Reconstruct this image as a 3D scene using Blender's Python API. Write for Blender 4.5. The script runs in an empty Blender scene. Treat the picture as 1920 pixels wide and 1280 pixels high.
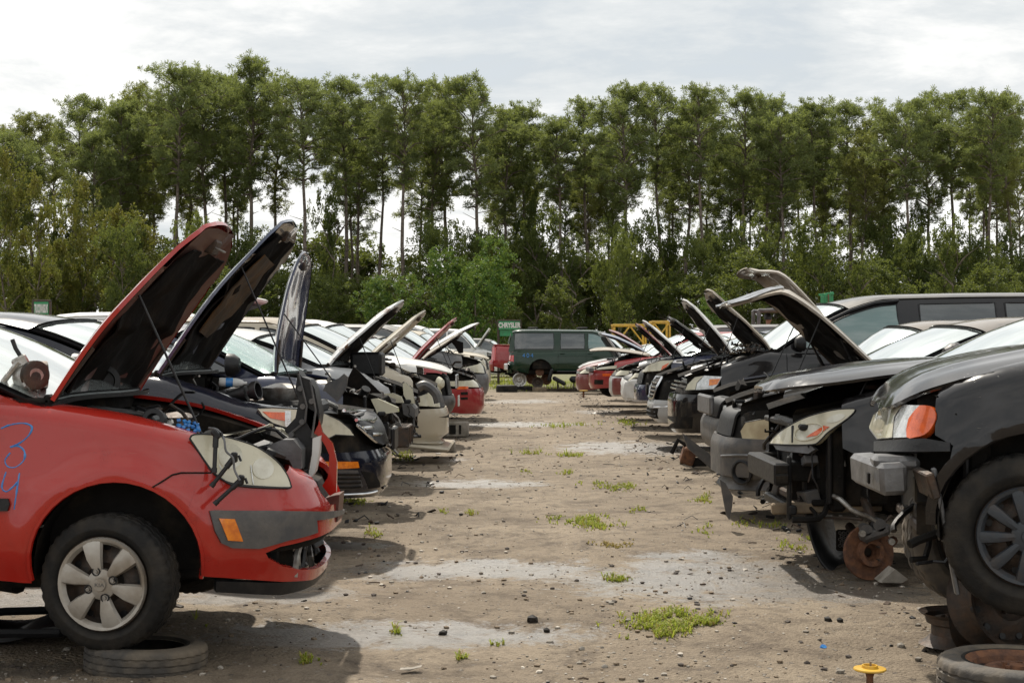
import bpy, bmesh, math, random
from bisect import bisect_right
from mathutils import Vector, Matrix, noise
PI = math.pi; R = math.radians
rnd = random.Random(11)
scene = bpy.context.scene
COL = scene.collection
F = 2670.0; HC = 1.42; YH = 655.0          # focal length in photo pixels, camera height, horizon row


def W(px, py, Y):
    return Vector(((px - 960) / F * Y, Y, HC - (py - YH) / F * Y))


def GY(py):                                   # distance of a ground point seen at row py
    return HC * F / (py - YH)


# ------------------------------------------------------------------ materials
class NT:
    def __init__(s, name):
        s.m = bpy.data.materials.new(name); s.m.use_nodes = True
        s.t = s.m.node_tree; s.n = s.t.nodes; s.l = s.t.links
        s.b = s.n['Principled BSDF']; s.out = s.n['Material Output']
        s.co = s.n.new('ShaderNodeTexCoord').outputs['Object']

    def node(s, typ, ins=None, **props):
        n = s.n.new(typ)
        for k, v in props.items(): setattr(n, k, v)
        for k, v in (ins or {}).items():
            if hasattr(v, 'links') or hasattr(v, 'is_linked'): s.l.new(v, n.inputs[k])
            else: n.inputs[k].default_value = v
        return n

    def noise(s, scale, detail=4, rough=.55, vec=None, dist=0):
        return s.node('ShaderNodeTexNoise', {'Vector': vec or s.co, 'Scale': scale, 'Detail': detail, 'Roughness': rough, 'Distortion': dist}).outputs['Fac']

    def ramp(s, fac, a, b, ca=(0, 0, 0, 1), cb=(1, 1, 1, 1)):
        n = s.node('ShaderNodeValToRGB', {'Fac': fac})
        n.color_ramp.elements[0].position = a; n.color_ramp.elements[1].position = b
        n.color_ramp.elements[0].color = ca; n.color_ramp.elements[1].color = cb
        return n.outputs['Color']

    def mix(s, fac, a, b, bt='MIX'):
        n = s.n.new('ShaderNodeMix'); n.data_type = 'RGBA'; n.blend_type = bt
        for i, v in ((0, fac), (6, a), (7, b)):
            if hasattr(v, 'is_linked'): s.l.new(v, n.inputs[i])
            else: n.inputs[i].default_value = v
        return n.outputs[2]

    def math(s, op, a, b=0.0):
        n = s.n.new('ShaderNodeMath'); n.operation = op
        for i, v in ((0, a), (1, b)):
            if hasattr(v, 'is_linked'): s.l.new(v, n.inputs[i])
            else: n.inputs[i].default_value = v
        return n.outputs[0]

    def set(s, k, v):
        if hasattr(v, 'is_linked'): s.l.new(v, s.b.inputs[k])
        else: s.b.inputs[k].default_value = v

    def bump(s, h, strength=.3, dist=.01):
        s.l.new(s.node('ShaderNodeBump', {'Height': h, 'Strength': strength, 'Distance': dist}).outputs['Normal'], s.b.inputs['Normal'])


def c4(c): return (c[0], c[1], c[2], 1)


def plain(name, col, rough=.5, metal=0, col2=None, scale=9, bump=0, bscale=60, coat=0, a=.35, b=.65, spec=.5):
    t = NT(name)
    col2 = col2 or tuple(x * .65 for x in col)
    f = t.ramp(t.noise(scale, 6), a, b)
    t.set('Base Color', t.mix(f, c4(col), c4(col2)))
    t.set('Roughness', t.math('ADD', t.math('MULTIPLY', t.noise(scale * 2.3, 3), .25), rough - .12))
    t.set('Metallic', metal); t.set('Coat Weight', coat); t.set('Specular IOR Level', spec)
    if bump: t.bump(t.noise(bscale, 4), bump, .01)
    return t.m


def paint(name, col, dust=.25, rough=.3, dcol=(.33, .29, .23), drops=.25, peel=None, coat=.8, pa=.6):
    t = NT(name)
    n1 = t.noise(2.3, 7, .62); n2 = t.noise(23, 6, .7)
    f = t.math('MULTIPLY', t.ramp(t.math('ADD', n1, t.math('MULTIPLY', n2, .5)), .55, 1.05), dust)
    geo = t.n.new('ShaderNodeNewGeometry')
    sep = t.node('ShaderNodeSeparateXYZ', {'Vector': geo.outputs['Normal']})
    up = t.math('MAXIMUM', sep.outputs['Z'], 0.0)
    f = t.math('ADD', f, t.math('MULTIPLY', t.math('MULTIPLY', t.math('POWER', up, 2.0), n1), dust * 1.1))   # dust settles on faces turned upward
    f = t.math('MINIMUM', f, .85)
    base = t.mix(f, c4(col), c4(dcol))
    if peel:
        pf = t.ramp(t.noise(6, 8, .7, dist=.4), pa, pa + .02)
        base = t.mix(pf, base, c4(peel))
    vo = t.node('ShaderNodeTexVoronoi', {'Vector': t.co, 'Scale': 75.0})
    dr = t.ramp(vo.outputs['Distance'], .1, .16, (1, 1, 1, 1), (0, 0, 0, 1))
    sel = t.ramp(t.noise(9, 2), .5, .56)
    dr = t.math('MULTIPLY', dr, sel)
    base = t.mix(t.math('MULTIPLY', dr, .6), base, c4(tuple(x * .35 for x in col)))
    mp = t.node('ShaderNodeMapping', {'Vector': t.co, 'Scale': (2.5, 2.5, 26.0), 'Rotation': (.2, .3, 0)})
    scr = t.ramp(t.noise(3.0, 9, .78, vec=mp.outputs[0]), .63, .67)
    base = t.mix(t.math('MULTIPLY', scr, .3), base, c4(dcol))
    smu = t.ramp(t.noise(4.5, 8, .7, dist=.8), .56, .7); base = t.mix(t.math('MULTIPLY', smu, .35), base, c4(tuple(x * .45 for x in col)))
    t.set('Base Color', base)
    t.set('Roughness', t.math('ADD', t.math('ADD', t.math('MULTIPLY', f, .7), t.math('MULTIPLY', smu, .15)), rough))
    t.set('Specular IOR Level', .25); t.set('Coat Weight', coat); t.set('Coat Roughness', .06)
    t.bump(t.math('ADD', t.math('MULTIPLY', n2, .06), t.math('MULTIPLY', dr, drops)), .35, .004)
    return t.m


M = {}
M['black'] = plain('black_plastic', (.011, .011, .012), .45, spec=.35, bump=.15, scale=14, col2=(.045, .04, .035), a=.55, b=.95)
M['shadow'] = plain('dirty_underbody_and_shade', (.01, .009, .008), .85, spec=.2, bump=.4, scale=6, col2=(.06, .045, .03), a=.5, b=.9)  # near-black for dirty underbodies and for shade painted into openings
M['grey'] = plain('grey_plastic', (.06, .061, .065), .5, bump=.2, col2=(.12, .11, .1))
M['hub'] = plain('slate_wheel_cover', (.025, .03, .037), .55, bump=.2, col2=(.07, .05, .035), a=.5, b=.8)
M['lgrey'] = plain('weathered_grey_plastic', (.15, .15, .155), .4, bump=.2, col2=(.07, .07, .07))
M['metal'] = plain('dull_metal', (.38, .37, .35), .42, .8, col2=(.16, .14, .12), scale=16, bump=.2)
M['alu'] = plain('cast_aluminium', (.55, .54, .51), .45, .75, col2=(.28, .26, .23), scale=22, bump=.3)
M['chrome'] = plain('worn_chrome', (.75, .76, .78), .16, 1, col2=(.45, .45, .45), scale=7, bump=.06)
M['silverwheel'] = plain('silver_wheel_cover', (.4, .375, .335), .38, .35, col2=(.22, .185, .145), scale=7, bump=.08, coat=.3)
M['rust'] = plain('rusty_iron', (.2, .09, .045), .8, .2, col2=(.09, .045, .03), scale=22, bump=.5)
M['rustd'] = plain('dark_rusty_steel', (.085, .055, .038), .6, .4, col2=(.045, .04, .036), scale=18, bump=.4)
M['rubber'] = plain('tyre_rubber', (.011, .0105, .01), .7, spec=.25, bump=.25, scale=7, col2=(.04, .033, .025), a=.42, b=.75, bscale=90)
M['rubberd'] = plain('muddy_tyre_rubber', (.05, .045, .04), .8, bump=.4, scale=6, col2=(.15, .12, .085), a=.4, b=.7, bscale=60)
M['lamp'] = plain('hazed_yellow_lens', (.58, .55, .42), .3, col2=(.26, .24, .17), scale=4.5, coat=.7, a=.48, b=.8, bump=.15, bscale=18)
M['lampin'] = plain('hazed_inner_reflector', (.66, .65, .56), .25, col2=(.42, .4, .3), scale=9, coat=.8)
M['seal'] = plain('lamp_seal', (.012, .012, .012), .6)
M['clear'] = plain('clear_lens', (.5, .52, .52), .12, .45, col2=(.75, .76, .76), scale=30, coat=1, bump=.3, bscale=130)
M['amber'] = plain('amber_lens', (.85, .25, .01), .22, col2=(.6, .14, .01), scale=30, coat=.9)
M['orange'] = plain('orange_lens', (.8, .13, .015), .25, col2=(.55, .08, .01), scale=30, coat=.9)
M['redlens'] = plain('red_lens', (.6, .02, .02), .2, col2=(.4, .01, .01), scale=20, coat=.9)
M['lining'] = plain('hood_lining_felt', (.009, .008, .0075), .95, spec=.1, bump=.5, scale=4, col2=(.028, .02, .014), bscale=30, a=.5, b=.85)
M['brown'] = plain('scorched_lining', (.09, .045, .012), .85, bump=.6, scale=7, col2=(.03, .02, .01), bscale=14)
M['blue'] = plain('blue_plastic', (.025, .14, .42), .4, col2=(.04, .24, .58), scale=20, coat=.4)
M['white'] = plain('dirty_white', (.62, .62, .6), .5, col2=(.4, .38, .33), scale=5, bump=.1, a=.5, b=.9)
M['yellow'] = plain('yellow_paint', (.62, .37, .02), .45, col2=(.45, .26, .03), scale=6, coat=.3)
M['green'] = plain('green_sign_paint', (.01, .26, .09), .5, col2=(.02, .16, .06), scale=5, coat=.2)
M['concrete'] = plain('concrete_block', (.32, .29, .25), .9, col2=(.17, .15, .12), scale=8, bump=.5)
M['wood'] = plain('weathered_wood', (.25, .19, .12), .85, col2=(.13, .1, .07), scale=9, bump=.4)
M['cream'] = plain('aged_cream_plastic', (.5, .43, .28), .5, col2=(.35, .28, .17), scale=9)
M['skin'] = plain('skin', (.28, .15, .1), .55, col2=(.22, .11, .07))


def glassmat(name, col, rough=.06, dirt=.35, crack=False, metal=0.0):
    t = NT(name)
    mp = t.node('ShaderNodeMapping', {'Vector': t.co, 'Scale': (1.2, 14, 1.2)})
    st = t.ramp(t.noise(1.6, 5, .6, vec=mp.outputs[0]), .42, .75)
    base = t.mix(t.math('MULTIPLY', st, dirt), c4(col), (.5, .52, .5, 1))
    if crack:
        vo = t.node('ShaderNodeTexVoronoi', {'Vector': t.co, 'Scale': 60.0}, feature='DISTANCE_TO_EDGE')
        cr = t.ramp(vo.outputs['Distance'], .0, .09, (1, 1, 1, 1), (0, 0, 0, 1))
        base = t.mix(t.math('MULTIPLY', cr, .8), base, (.55, .75, .7, 1))
        t.bump(cr, .6, .01)
    else:
        t.bump(t.noise(3, 2), .08, .02)
    t.set('Base Color', base); t.set('Roughness', t.math('ADD', t.math('MULTIPLY', st, .15), rough))
    t.set('IOR', 1.7); t.set('Coat Weight', 1.0); t.set('Coat Roughness', .03); t.set('Metallic', metal)
    return t.m


M['wind'] = glassmat('windscreen_glass', (.72, .79, .78), .05, .5, metal=.72)
M['crack'] = glassmat('shattered_windscreen_glass', (.4, .58, .54), .18, .5, True, .5)
M['glass'] = glassmat('dark_window_glass', (.02, .028, .03), .05, .12)
M['teal'] = glassmat('teal_window_glass', (.09, .17, .16), .05, .25)
PAINTS = {
    'red': paint('faded_red_paint', (.37, .0125, .007), .09, .17, dcol=(.36, .13, .09)),
    'redin': paint('red_primer_paint', (.075, .014, .01), .25, .5, coat=.15),
    'navy': paint('near_black_navy_paint', (.005, .007, .017), .03, .14, coat=.6),
    'bluehood': paint('dusty_blue_paint', (.03, .045, .09), .4, .2, dcol=(.3, .33, .4)),
    'dblue': paint('dark_blue_paint', (.01, .018, .055), .12, .22),
    'black': paint('dusty_black_paint', (.005, .005, .007), .03, .14, coat=.55),
    'fblack': paint('faded_black_paint', (.012, .012, .014), .22, .22),
    'silver': paint('silver_paint', (.42, .43, .44), .25, .3, coat=.5),
    'peel': paint('peeling_white_paint', (.62, .63, .63), .15, .35, peel=(.15, .08, .045), pa=.57, coat=.3),
    'white': paint('dirty_white_paint', (.68, .68, .67), .2, .35, coat=.4),
    'beige': paint('beige_paint', (.46, .41, .32), .25, .35, coat=.5),
    'tan': paint('dusty_tan_paint', (.2, .17, .135), .5, .35, coat=.5, dcol=(.4, .35, .28)),
    'crimson': paint('crimson_paint', (.3, .012, .018), .15, .28),
    'maroon': paint('maroon_paint', (.17, .015, .018), .2, .3),
    'dgreen': paint('dark_green_paint', (.006, .027, .013), .04, .22, dcol=(.16, .17, .12), coat=.45),
    'droof': paint('dusty_dark_roof_paint', (.03, .028, .027), .55, .3, dcol=(.26, .22, .18)),
    'sgrey': paint('slate_grey_paint', (.075, .08, .09), .3, .3),
}
M.update({'p_' + k: v for k, v in PAINTS.items()})


# ------------------------------------------------------------------ mesh building
def link(o, parent=None):
    COL.objects.link(o)
    if parent: o.parent = parent
    return o


def tag(o, label=None, cat=None, group=None, kind=None):
    for k, v in (('label', label), ('category', cat), ('group', group), ('kind', kind)):
        if v: o[k] = v
    return o


def thing(name, label, cat, loc=(0, 0, 0), rz=0, group=None):
    o = bpy.data.objects.new(name, None); o.location = loc; o.rotation_euler = (0, 0, rz)
    o.empty_display_size = .3
    link(o); return tag(o, label, cat, group)


def chamfer(d, b):
    x, y, z = d[0] / 2, d[1] / 2, d[2] / 2
    b = min(b, x * .9, y * .9, z * .9)
    vs = []; idx = {}
    for sx in (-1, 1):
        for sy in (-1, 1):
            for sz in (-1, 1):
                for ax in range(3):
                    c = [sx * (x - b), sy * (y - b), sz * (z - b)]
                    c[ax] = (sx * x, sy * y, sz * z)[ax]
                    idx[(sx, sy, sz, ax)] = len(vs); vs.append(c)
    fs = []
    for ax in range(3):
        o = [a for a in range(3) if a != ax]
        for s in (-1, 1):
            f = []
            for p, q in ((-1, -1), (1, -1), (1, 1), (-1, 1)):
                k = [0, 0, 0]; k[ax] = s; k[o[0]] = p; k[o[1]] = q
                f.append(idx[(k[0], k[1], k[2], ax)])
            fs.append(f)
    for ax in range(3):
        o = [a for a in range(3) if a != ax]
        for p in (-1, 1):
            for q in (-1, 1):
                k = [0, 0, 0]; k[o[0]] = p; k[o[1]] = q
                a = list(k); a[ax] = -1; c = list(k); c[ax] = 1
                fs.append([idx[(*a, o[0])], idx[(*c, o[0])], idx[(*c, o[1])], idx[(*a, o[1])]])
    for sx in (-1, 1):
        for sy in (-1, 1):
            for sz in (-1, 1):
                fs.append([idx[(sx, sy, sz, a)] for a in range(3)])
    return vs, fs


class MB:
    def __init__(s): s.v = []; s.f = []; s.m = []; s.X = Matrix()

    def add(s, vs, fs, mi=0):
        n = len(s.v); X = s.X
        s.v += [X @ Vector(v) for v in vs]
        s.f += [[i + n for i in f] for f in fs]; s.m += [mi] * len(fs)

    def box(s, c, d, rot=(0, 0, 0), mi=0, bev=.01):
        vs, fs = chamfer(d, bev)
        from mathutils import Euler
        E = Euler(rot).to_matrix(); c = Vector(c)
        s.add([c + E @ Vector(v) for v in vs], fs, mi); return s

    def tube(s, pts, r, n=8, mi=0, cap=True, closed=False):
        pts = [Vector(p) for p in pts]; N = len(pts)
        rs = r if isinstance(r, (list, tuple)) else [r] * N
        vs = []; up = None
        for i, p in enumerate(pts):
            d = (pts[(i + 1) % N] if closed else pts[min(i + 1, N - 1)]) - (pts[i - 1] if closed or i else pts[0])
            if d.length < 1e-9: d = Vector((0, 0, 1))
            d.normalize()
            if up is None: up = Vector((0, 0, 1)) if abs(d.z) < .9 else Vector((1, 0, 0))
            a = d.cross(up)
            if a.length < 1e-6: a = d.orthogonal()
            a.normalize(); b = a.cross(d).normalized(); up = b
            for k in range(n):
                t = 2 * PI * k / n
                vs.append(p + (a * math.cos(t) + b * math.sin(t)) * rs[i])
        fs = []
        for i in range(N if closed else N - 1):
            j = (i + 1) % N
            for k in range(n):
                fs.append([i * n + k, i * n + (k + 1) % n, j * n + (k + 1) % n, j * n + k])
        if cap and not closed: fs.append(list(range(n))[::-1]); fs.append([(N - 1) * n + k for k in range(n)])
        s.add(vs, fs, mi); return s

    def lathe(s, prof, c=(0, 0, 0), ax=(0, 1, 0), n=32, mi=0, close=False, a0=0, a1=2 * PI, mod=None):
        ax = Vector(ax).normalized(); e = ax.orthogonal().normalized() if abs(ax.y) < .99 else Vector((1, 0, 0)); g = ax.cross(e)
        c = Vector(c); full = a1 - a0 > 6.28
        m = n if full else n + 1; K = len(prof); vs = []
        for i in range(m):
            t = a0 + (a1 - a0) * i / n
            for k, (r, h) in enumerate(prof):
                rr = r + (mod(i, k) if mod else 0)
                vs.append(c + ax * h + (e * math.cos(t) + g * math.sin(t)) * rr)
        fs = []
        for i in range(n):
            j = (i + 1) % m
            for k in range(K if close else K - 1):
                l = (k + 1) % K
                fs.append([i * K + k, j * K + k, j * K + l, i * K + l])
        s.add(vs, fs, mi); return s

    def prism(s, poly, h, mi=0, X=None):           # polygon in xy, extruded in z from 0 to h
        n = len(poly); vs = [(x, y, 0) for x, y in poly] + [(x, y, h) for x, y in poly]
        if X: vs = [X @ Vector(v) for v in vs]
        s.add(vs, [list(range(n))[::-1], list(range(n, 2 * n))] + [[i, (i + 1) % n, n + (i + 1) % n, n + i] for i in range(n)], mi); return s

    def mesh(s, name, mats, ang=38):
        me = bpy.data.meshes.new(name)
        me.from_pydata([tuple(v) for v in s.v], [], s.f)
        for m in mats: me.materials.append(m)
        me.polygons.foreach_set('material_index', s.m)
        me.polygons.foreach_set('use_smooth', [True] * len(me.polygons))
        me.update(); me.set_sharp_from_angle(angle=R(ang))
        return me

    def build(s, name, mats, parent=None, ang=38):
        if not isinstance(mats, (list, tuple)): mats = [mats]
        return link(bpy.data.objects.new(name, s.mesh(name, mats, ang)), parent)


def interp(pts):
    q = []
    for p in sorted(pts, key=lambda p: p[0]):
        if not q or p[0] - q[-1][0] > 1e-3: q.append(p)
    pts = q
    xs = [p[0] for p in pts]; ys = [p[1] for p in pts]; n = len(xs); h = []; d = []
    for i in range(n - 1): h.append(xs[i + 1] - xs[i]); d.append((ys[i + 1] - ys[i]) / (xs[i + 1] - xs[i]))
    m = [d[0]] + [0 if d[i - 1] * d[i] <= 0 else 2 / (1 / d[i - 1] + 1 / d[i]) for i in range(1, n - 1)] + [d[-1]]

    def f(x):
        if x <= xs[0]: return ys[0]
        if x >= xs[-1]: return ys[-1]
        i = bisect_right(xs, x) - 1; t = (x - xs[i]) / h[i]
        return (ys[i] * (1 + 2 * t) * (1 - t) ** 2 + m[i] * h[i] * t * (1 - t) ** 2 + ys[i + 1] * t * t * (3 - 2 * t) + m[i + 1] * h[i] * t * t * (t - 1))
    return f


def patch(mb, poly, S, step=.05, stepv=None, off=0.0, thick=.012, mi=0, fn=None):
    """polygon in the (u,v) domain laid on the surface S(u,v), cut on a grid, with hemmed edges"""
    bm = bmesh.new()
    vs = []
    for p in poly:
        if not vs or (abs(p[0] - vs[-1].co.x) + abs(p[1] - vs[-1].co.y)) > 1e-5: vs.append(bm.verts.new((p[0], p[1], 0)))
    bm.faces.new(vs)
    for ax, st in ((0, step), (1, stepv or step)):
        lo = min(v.co[ax] for v in bm.verts); hi = max(v.co[ax] for v in bm.verts)
        k = math.floor(lo / st) + 1
        while k * st < hi - 1e-4:
            co = [0, 0, 0]; no = [0, 0, 0]; co[ax] = k * st; no[ax] = 1
            bmesh.ops.bisect_plane(bm, geom=bm.verts[:] + bm.edges[:] + bm.faces[:], dist=1e-5, plane_co=co, plane_no=no)
            k += 1
    bmesh.ops.triangulate(bm, faces=[f for f in bm.faces if len(f.verts) > 4])
    bm.normal_update()
    for f in bm.faces:
        if f.normal.z < 0: f.normal_flip()
    bm.verts.index_update(); e = 1e-3; out = []; inn = []
    for v in bm.verts:
        u, w, _ = v.co; p = S(u, w)
        n = (S(u + e, w) - S(u - e, w)).cross(S(u, w + e) - S(u, w - e))
        n = n.normalized() if n.length > 1e-12 else Vector((0, 0, 1))
        o = off + (fn(u, w) if fn else 0)
        out.append(p + n * o); inn.append(p + n * (o - thick))
    fs = [[v.index for v in f.verts] for f in bm.faces]
    if thick:
        n = len(out); bmap = {}; ex = []
        for ed in bm.edges:
            if ed.is_boundary:
                f = ed.link_faces[0]
                for l in f.loops:
                    if l.edge == ed: a, b = l.vert.index, l.link_loop_next.vert.index
                for q in (a, b):
                    if q not in bmap: bmap[q] = n + len(ex); ex.append(inn[q])
                fs.append([b, a, bmap[a], bmap[b]])
        out += ex
    bm.free()
    mb.add(out, fs, mi)
    return mb


def arc(cx, cz, r, a0, a1, n=14):
    return [(cx + r * math.cos(R(a0 + (a1 - a0) * i / n)), cz + r * math.sin(R(a0 + (a1 - a0) * i / n))) for i in range(n + 1)]


# ------------------------------------------------------------------ wheels and tyres
def tyre_mb(mb, Ro, w, ri, mi=0, n=120, c=(0, 0, 0), ax=(0, 1, 0), tread=True):
    h = w / 2
    prof = [(ri, -h * .7), (ri + .012, -h * .86), (ri + (Ro - ri) * .35, -h * 1.0), (ri + (Ro - ri) * .42, -h * 1.015), (ri + (Ro - ri) * .45, -h), (Ro - .035, -h * .97), (Ro - .012, -h * .86),
            (Ro - .003, -h * .72), (Ro - .001, -h * .5), (Ro - .009, -h * .46), (Ro - .009, -h * .4), (Ro, -h * .36), (Ro, -h * .06), (Ro - .009, -h * .03)]
    prof = prof + [(r, -z) for r, z in prof[::-1]]
    K = len(prof)

    def mod(i, k):
        kk = min(k, K - 1 - k)
        if kk in (6, 7, 8): return (-.007 if kk > 6 else -.003) if i % 3 == 0 else 0
        if kk in (11, 12): return -.006 if (i + kk) % 4 == 0 else 0
        return 0
    mb.lathe(prof, c, ax, n, mi, mod=mod if tread else None)
    return mb


def steel_rim_mb(mb, r, w, c=(0, 0, 0), ax=(0, 1, 0), mi=0, dish=.03, holes=True, mh=1):
    h = w / 2
    mb.lathe([(r + .008, -h), (r, -h + .008), (r - .02, -h + .02), (r - .028, -h + .05), (r - .05, -h * .2), (r - .05, h * .4), (r - .02, h - .015), (r + .008, h)], c, ax, 40, mi)
    mb.lathe([(r - .035, -h * .35), (r * .72, -h * .45), (r * .62, -h * .62), (r * .45, -h * .66), (r * .36, -h * .5), (r * .2, -h * .48), (r * .17, -h * .75), (.001, -h * .78)], c, ax, 40, mi)
    axv = Vector(ax).normalized(); e = axv.orthogonal().normalized() if abs(axv.y) < .99 else Vector((1, 0, 0)); g = axv.cross(e); c = Vector(c)
    if holes:
        for i in range(12):
            a = 2 * PI * i / 12
            p = c + (e * math.cos(a) + g * math.sin(a)) * r * .77 - axv * (h * .42)
            mb.tube([p - axv * .004, p + axv * .03], .016, 10, mh)
    for i in range(5):
        a = 2 * PI * i / 5 + .3
        p = c + (e * math.cos(a) + g * math.sin(a)) * r * .29 - axv * h * .5
        mb.tube([p - axv * .022, p + axv * .01], .011, 6, mi)
    return mb


def wheel(parent, loc, Ro=.31, w=.19, ri=.19, cover=None, steer=0, rim='rustd', tyre='rubber', side=-1, near=True, rot=0):
    n = 40 if not near else 120
    """outer face looks to side*y"""
    mb = MB()
    steel_rim_mb(mb, ri, w * .92, holes=near)
    o = mb.build('wheel', [M[rim], M['black']], parent)
    o.location = loc; o.rotation_euler = (0, rot, steer + (0 if side < 0 else PI))
    if tyre: tyre_mb(MB(), Ro, w, ri, n=n, tread=near).build('tyre', M[tyre], o)
    if tyre and False: pass
    if cover:
        cb = MB(); ns, sw0, sw1, cm = cover; h = -w * .5
        cb.lathe([(ri * 1.02, h + .012), (ri * 1.0, h - .006), (ri * .93, h - .002), (ri * .86, h + .014)], n=48)
        cb.lathe([(ri * .34, h + .02), (ri * .33, h - .004), (ri * .22, h - .012), (ri * .14, h - .012), (ri * .13, h - .02), (.001, h - .022)], n=36)
        for i in range(ns):
            a = 2 * PI * i / ns + R(90 / ns if ns == 6 else 0)
            X = Matrix.Rotation(a, 4, 'Y')
            r0, r1 = ri * .25, ri * .95
            vs = [];
            for (r, ww, d) in ((r0, sw0, -.006), (ri * .6, (sw0 + sw1) * .55, -.016), (r1, sw1, 0)):
                vs += [X @ Vector((r, h + d + .014, -ww)), X @ Vector((r, h + d, -ww * .82)), X @ Vector((r, h + d - .005, 0)), X @ Vector((r, h + d, ww * .82)), X @ Vector((r, h + d + .014, ww))]
            fs = [[q * 5 + k, q * 5 + k + 1, q * 5 + k + 6, q * 5 + k + 5] for q in range(2) for k in range(4)]
            cb.add(vs, fs)
        cb.build('wheel_cover', M[cm], o, 30)
        lb = MB()
        if ns == 6:
            for i in range(4):
                a = 2 * PI * i / 4 + .35
                p = Vector((math.cos(a) * ri * .3, h - .006, math.sin(a) * ri * .3))
                lb.lathe([(.02, 0), (.02, -.006), (.014, -.006), (.013, .01)], p, n=16)
                lb.tube([p + Vector((0, .01, 0)), p + Vector((0, -.014, 0))], .009, 6, 1)
            lb.lathe([(.028, -.016), (.026, -.021), (.001, -.022)], (0, h - .001, 0), n=24, mi=2)
            lb.build('lug_nut', [M['black'], M['metal'], M['silverwheel']], o)
            for ch, dx in (('K', -.015), ('I', -.001), ('A', .013)):
                pass
    return o


# ------------------------------------------------------------------ cars
def text_mesh(name, s, size, mat, parent, X, ext=.002, sx=1.0, bold=.0):
    cu = bpy.data.curves.new(name, 'FONT'); cu.body = s; cu.size = size; cu.extrude = ext; cu.offset = bold
    cu.align_x = 'CENTER'; cu.align_y = 'CENTER'
    t = bpy.data.objects.new(name, cu); COL.objects.link(t)
    me = bpy.data.meshes.new_from_object(t); COL.objects.unlink(t); bpy.data.objects.remove(t)
    for v in me.vertices: v.co.x *= sx
    me.transform(X); me.materials.clear(); me.materials.append(mat)
    return link(bpy.data.objects.new(name, me), parent)


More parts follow.
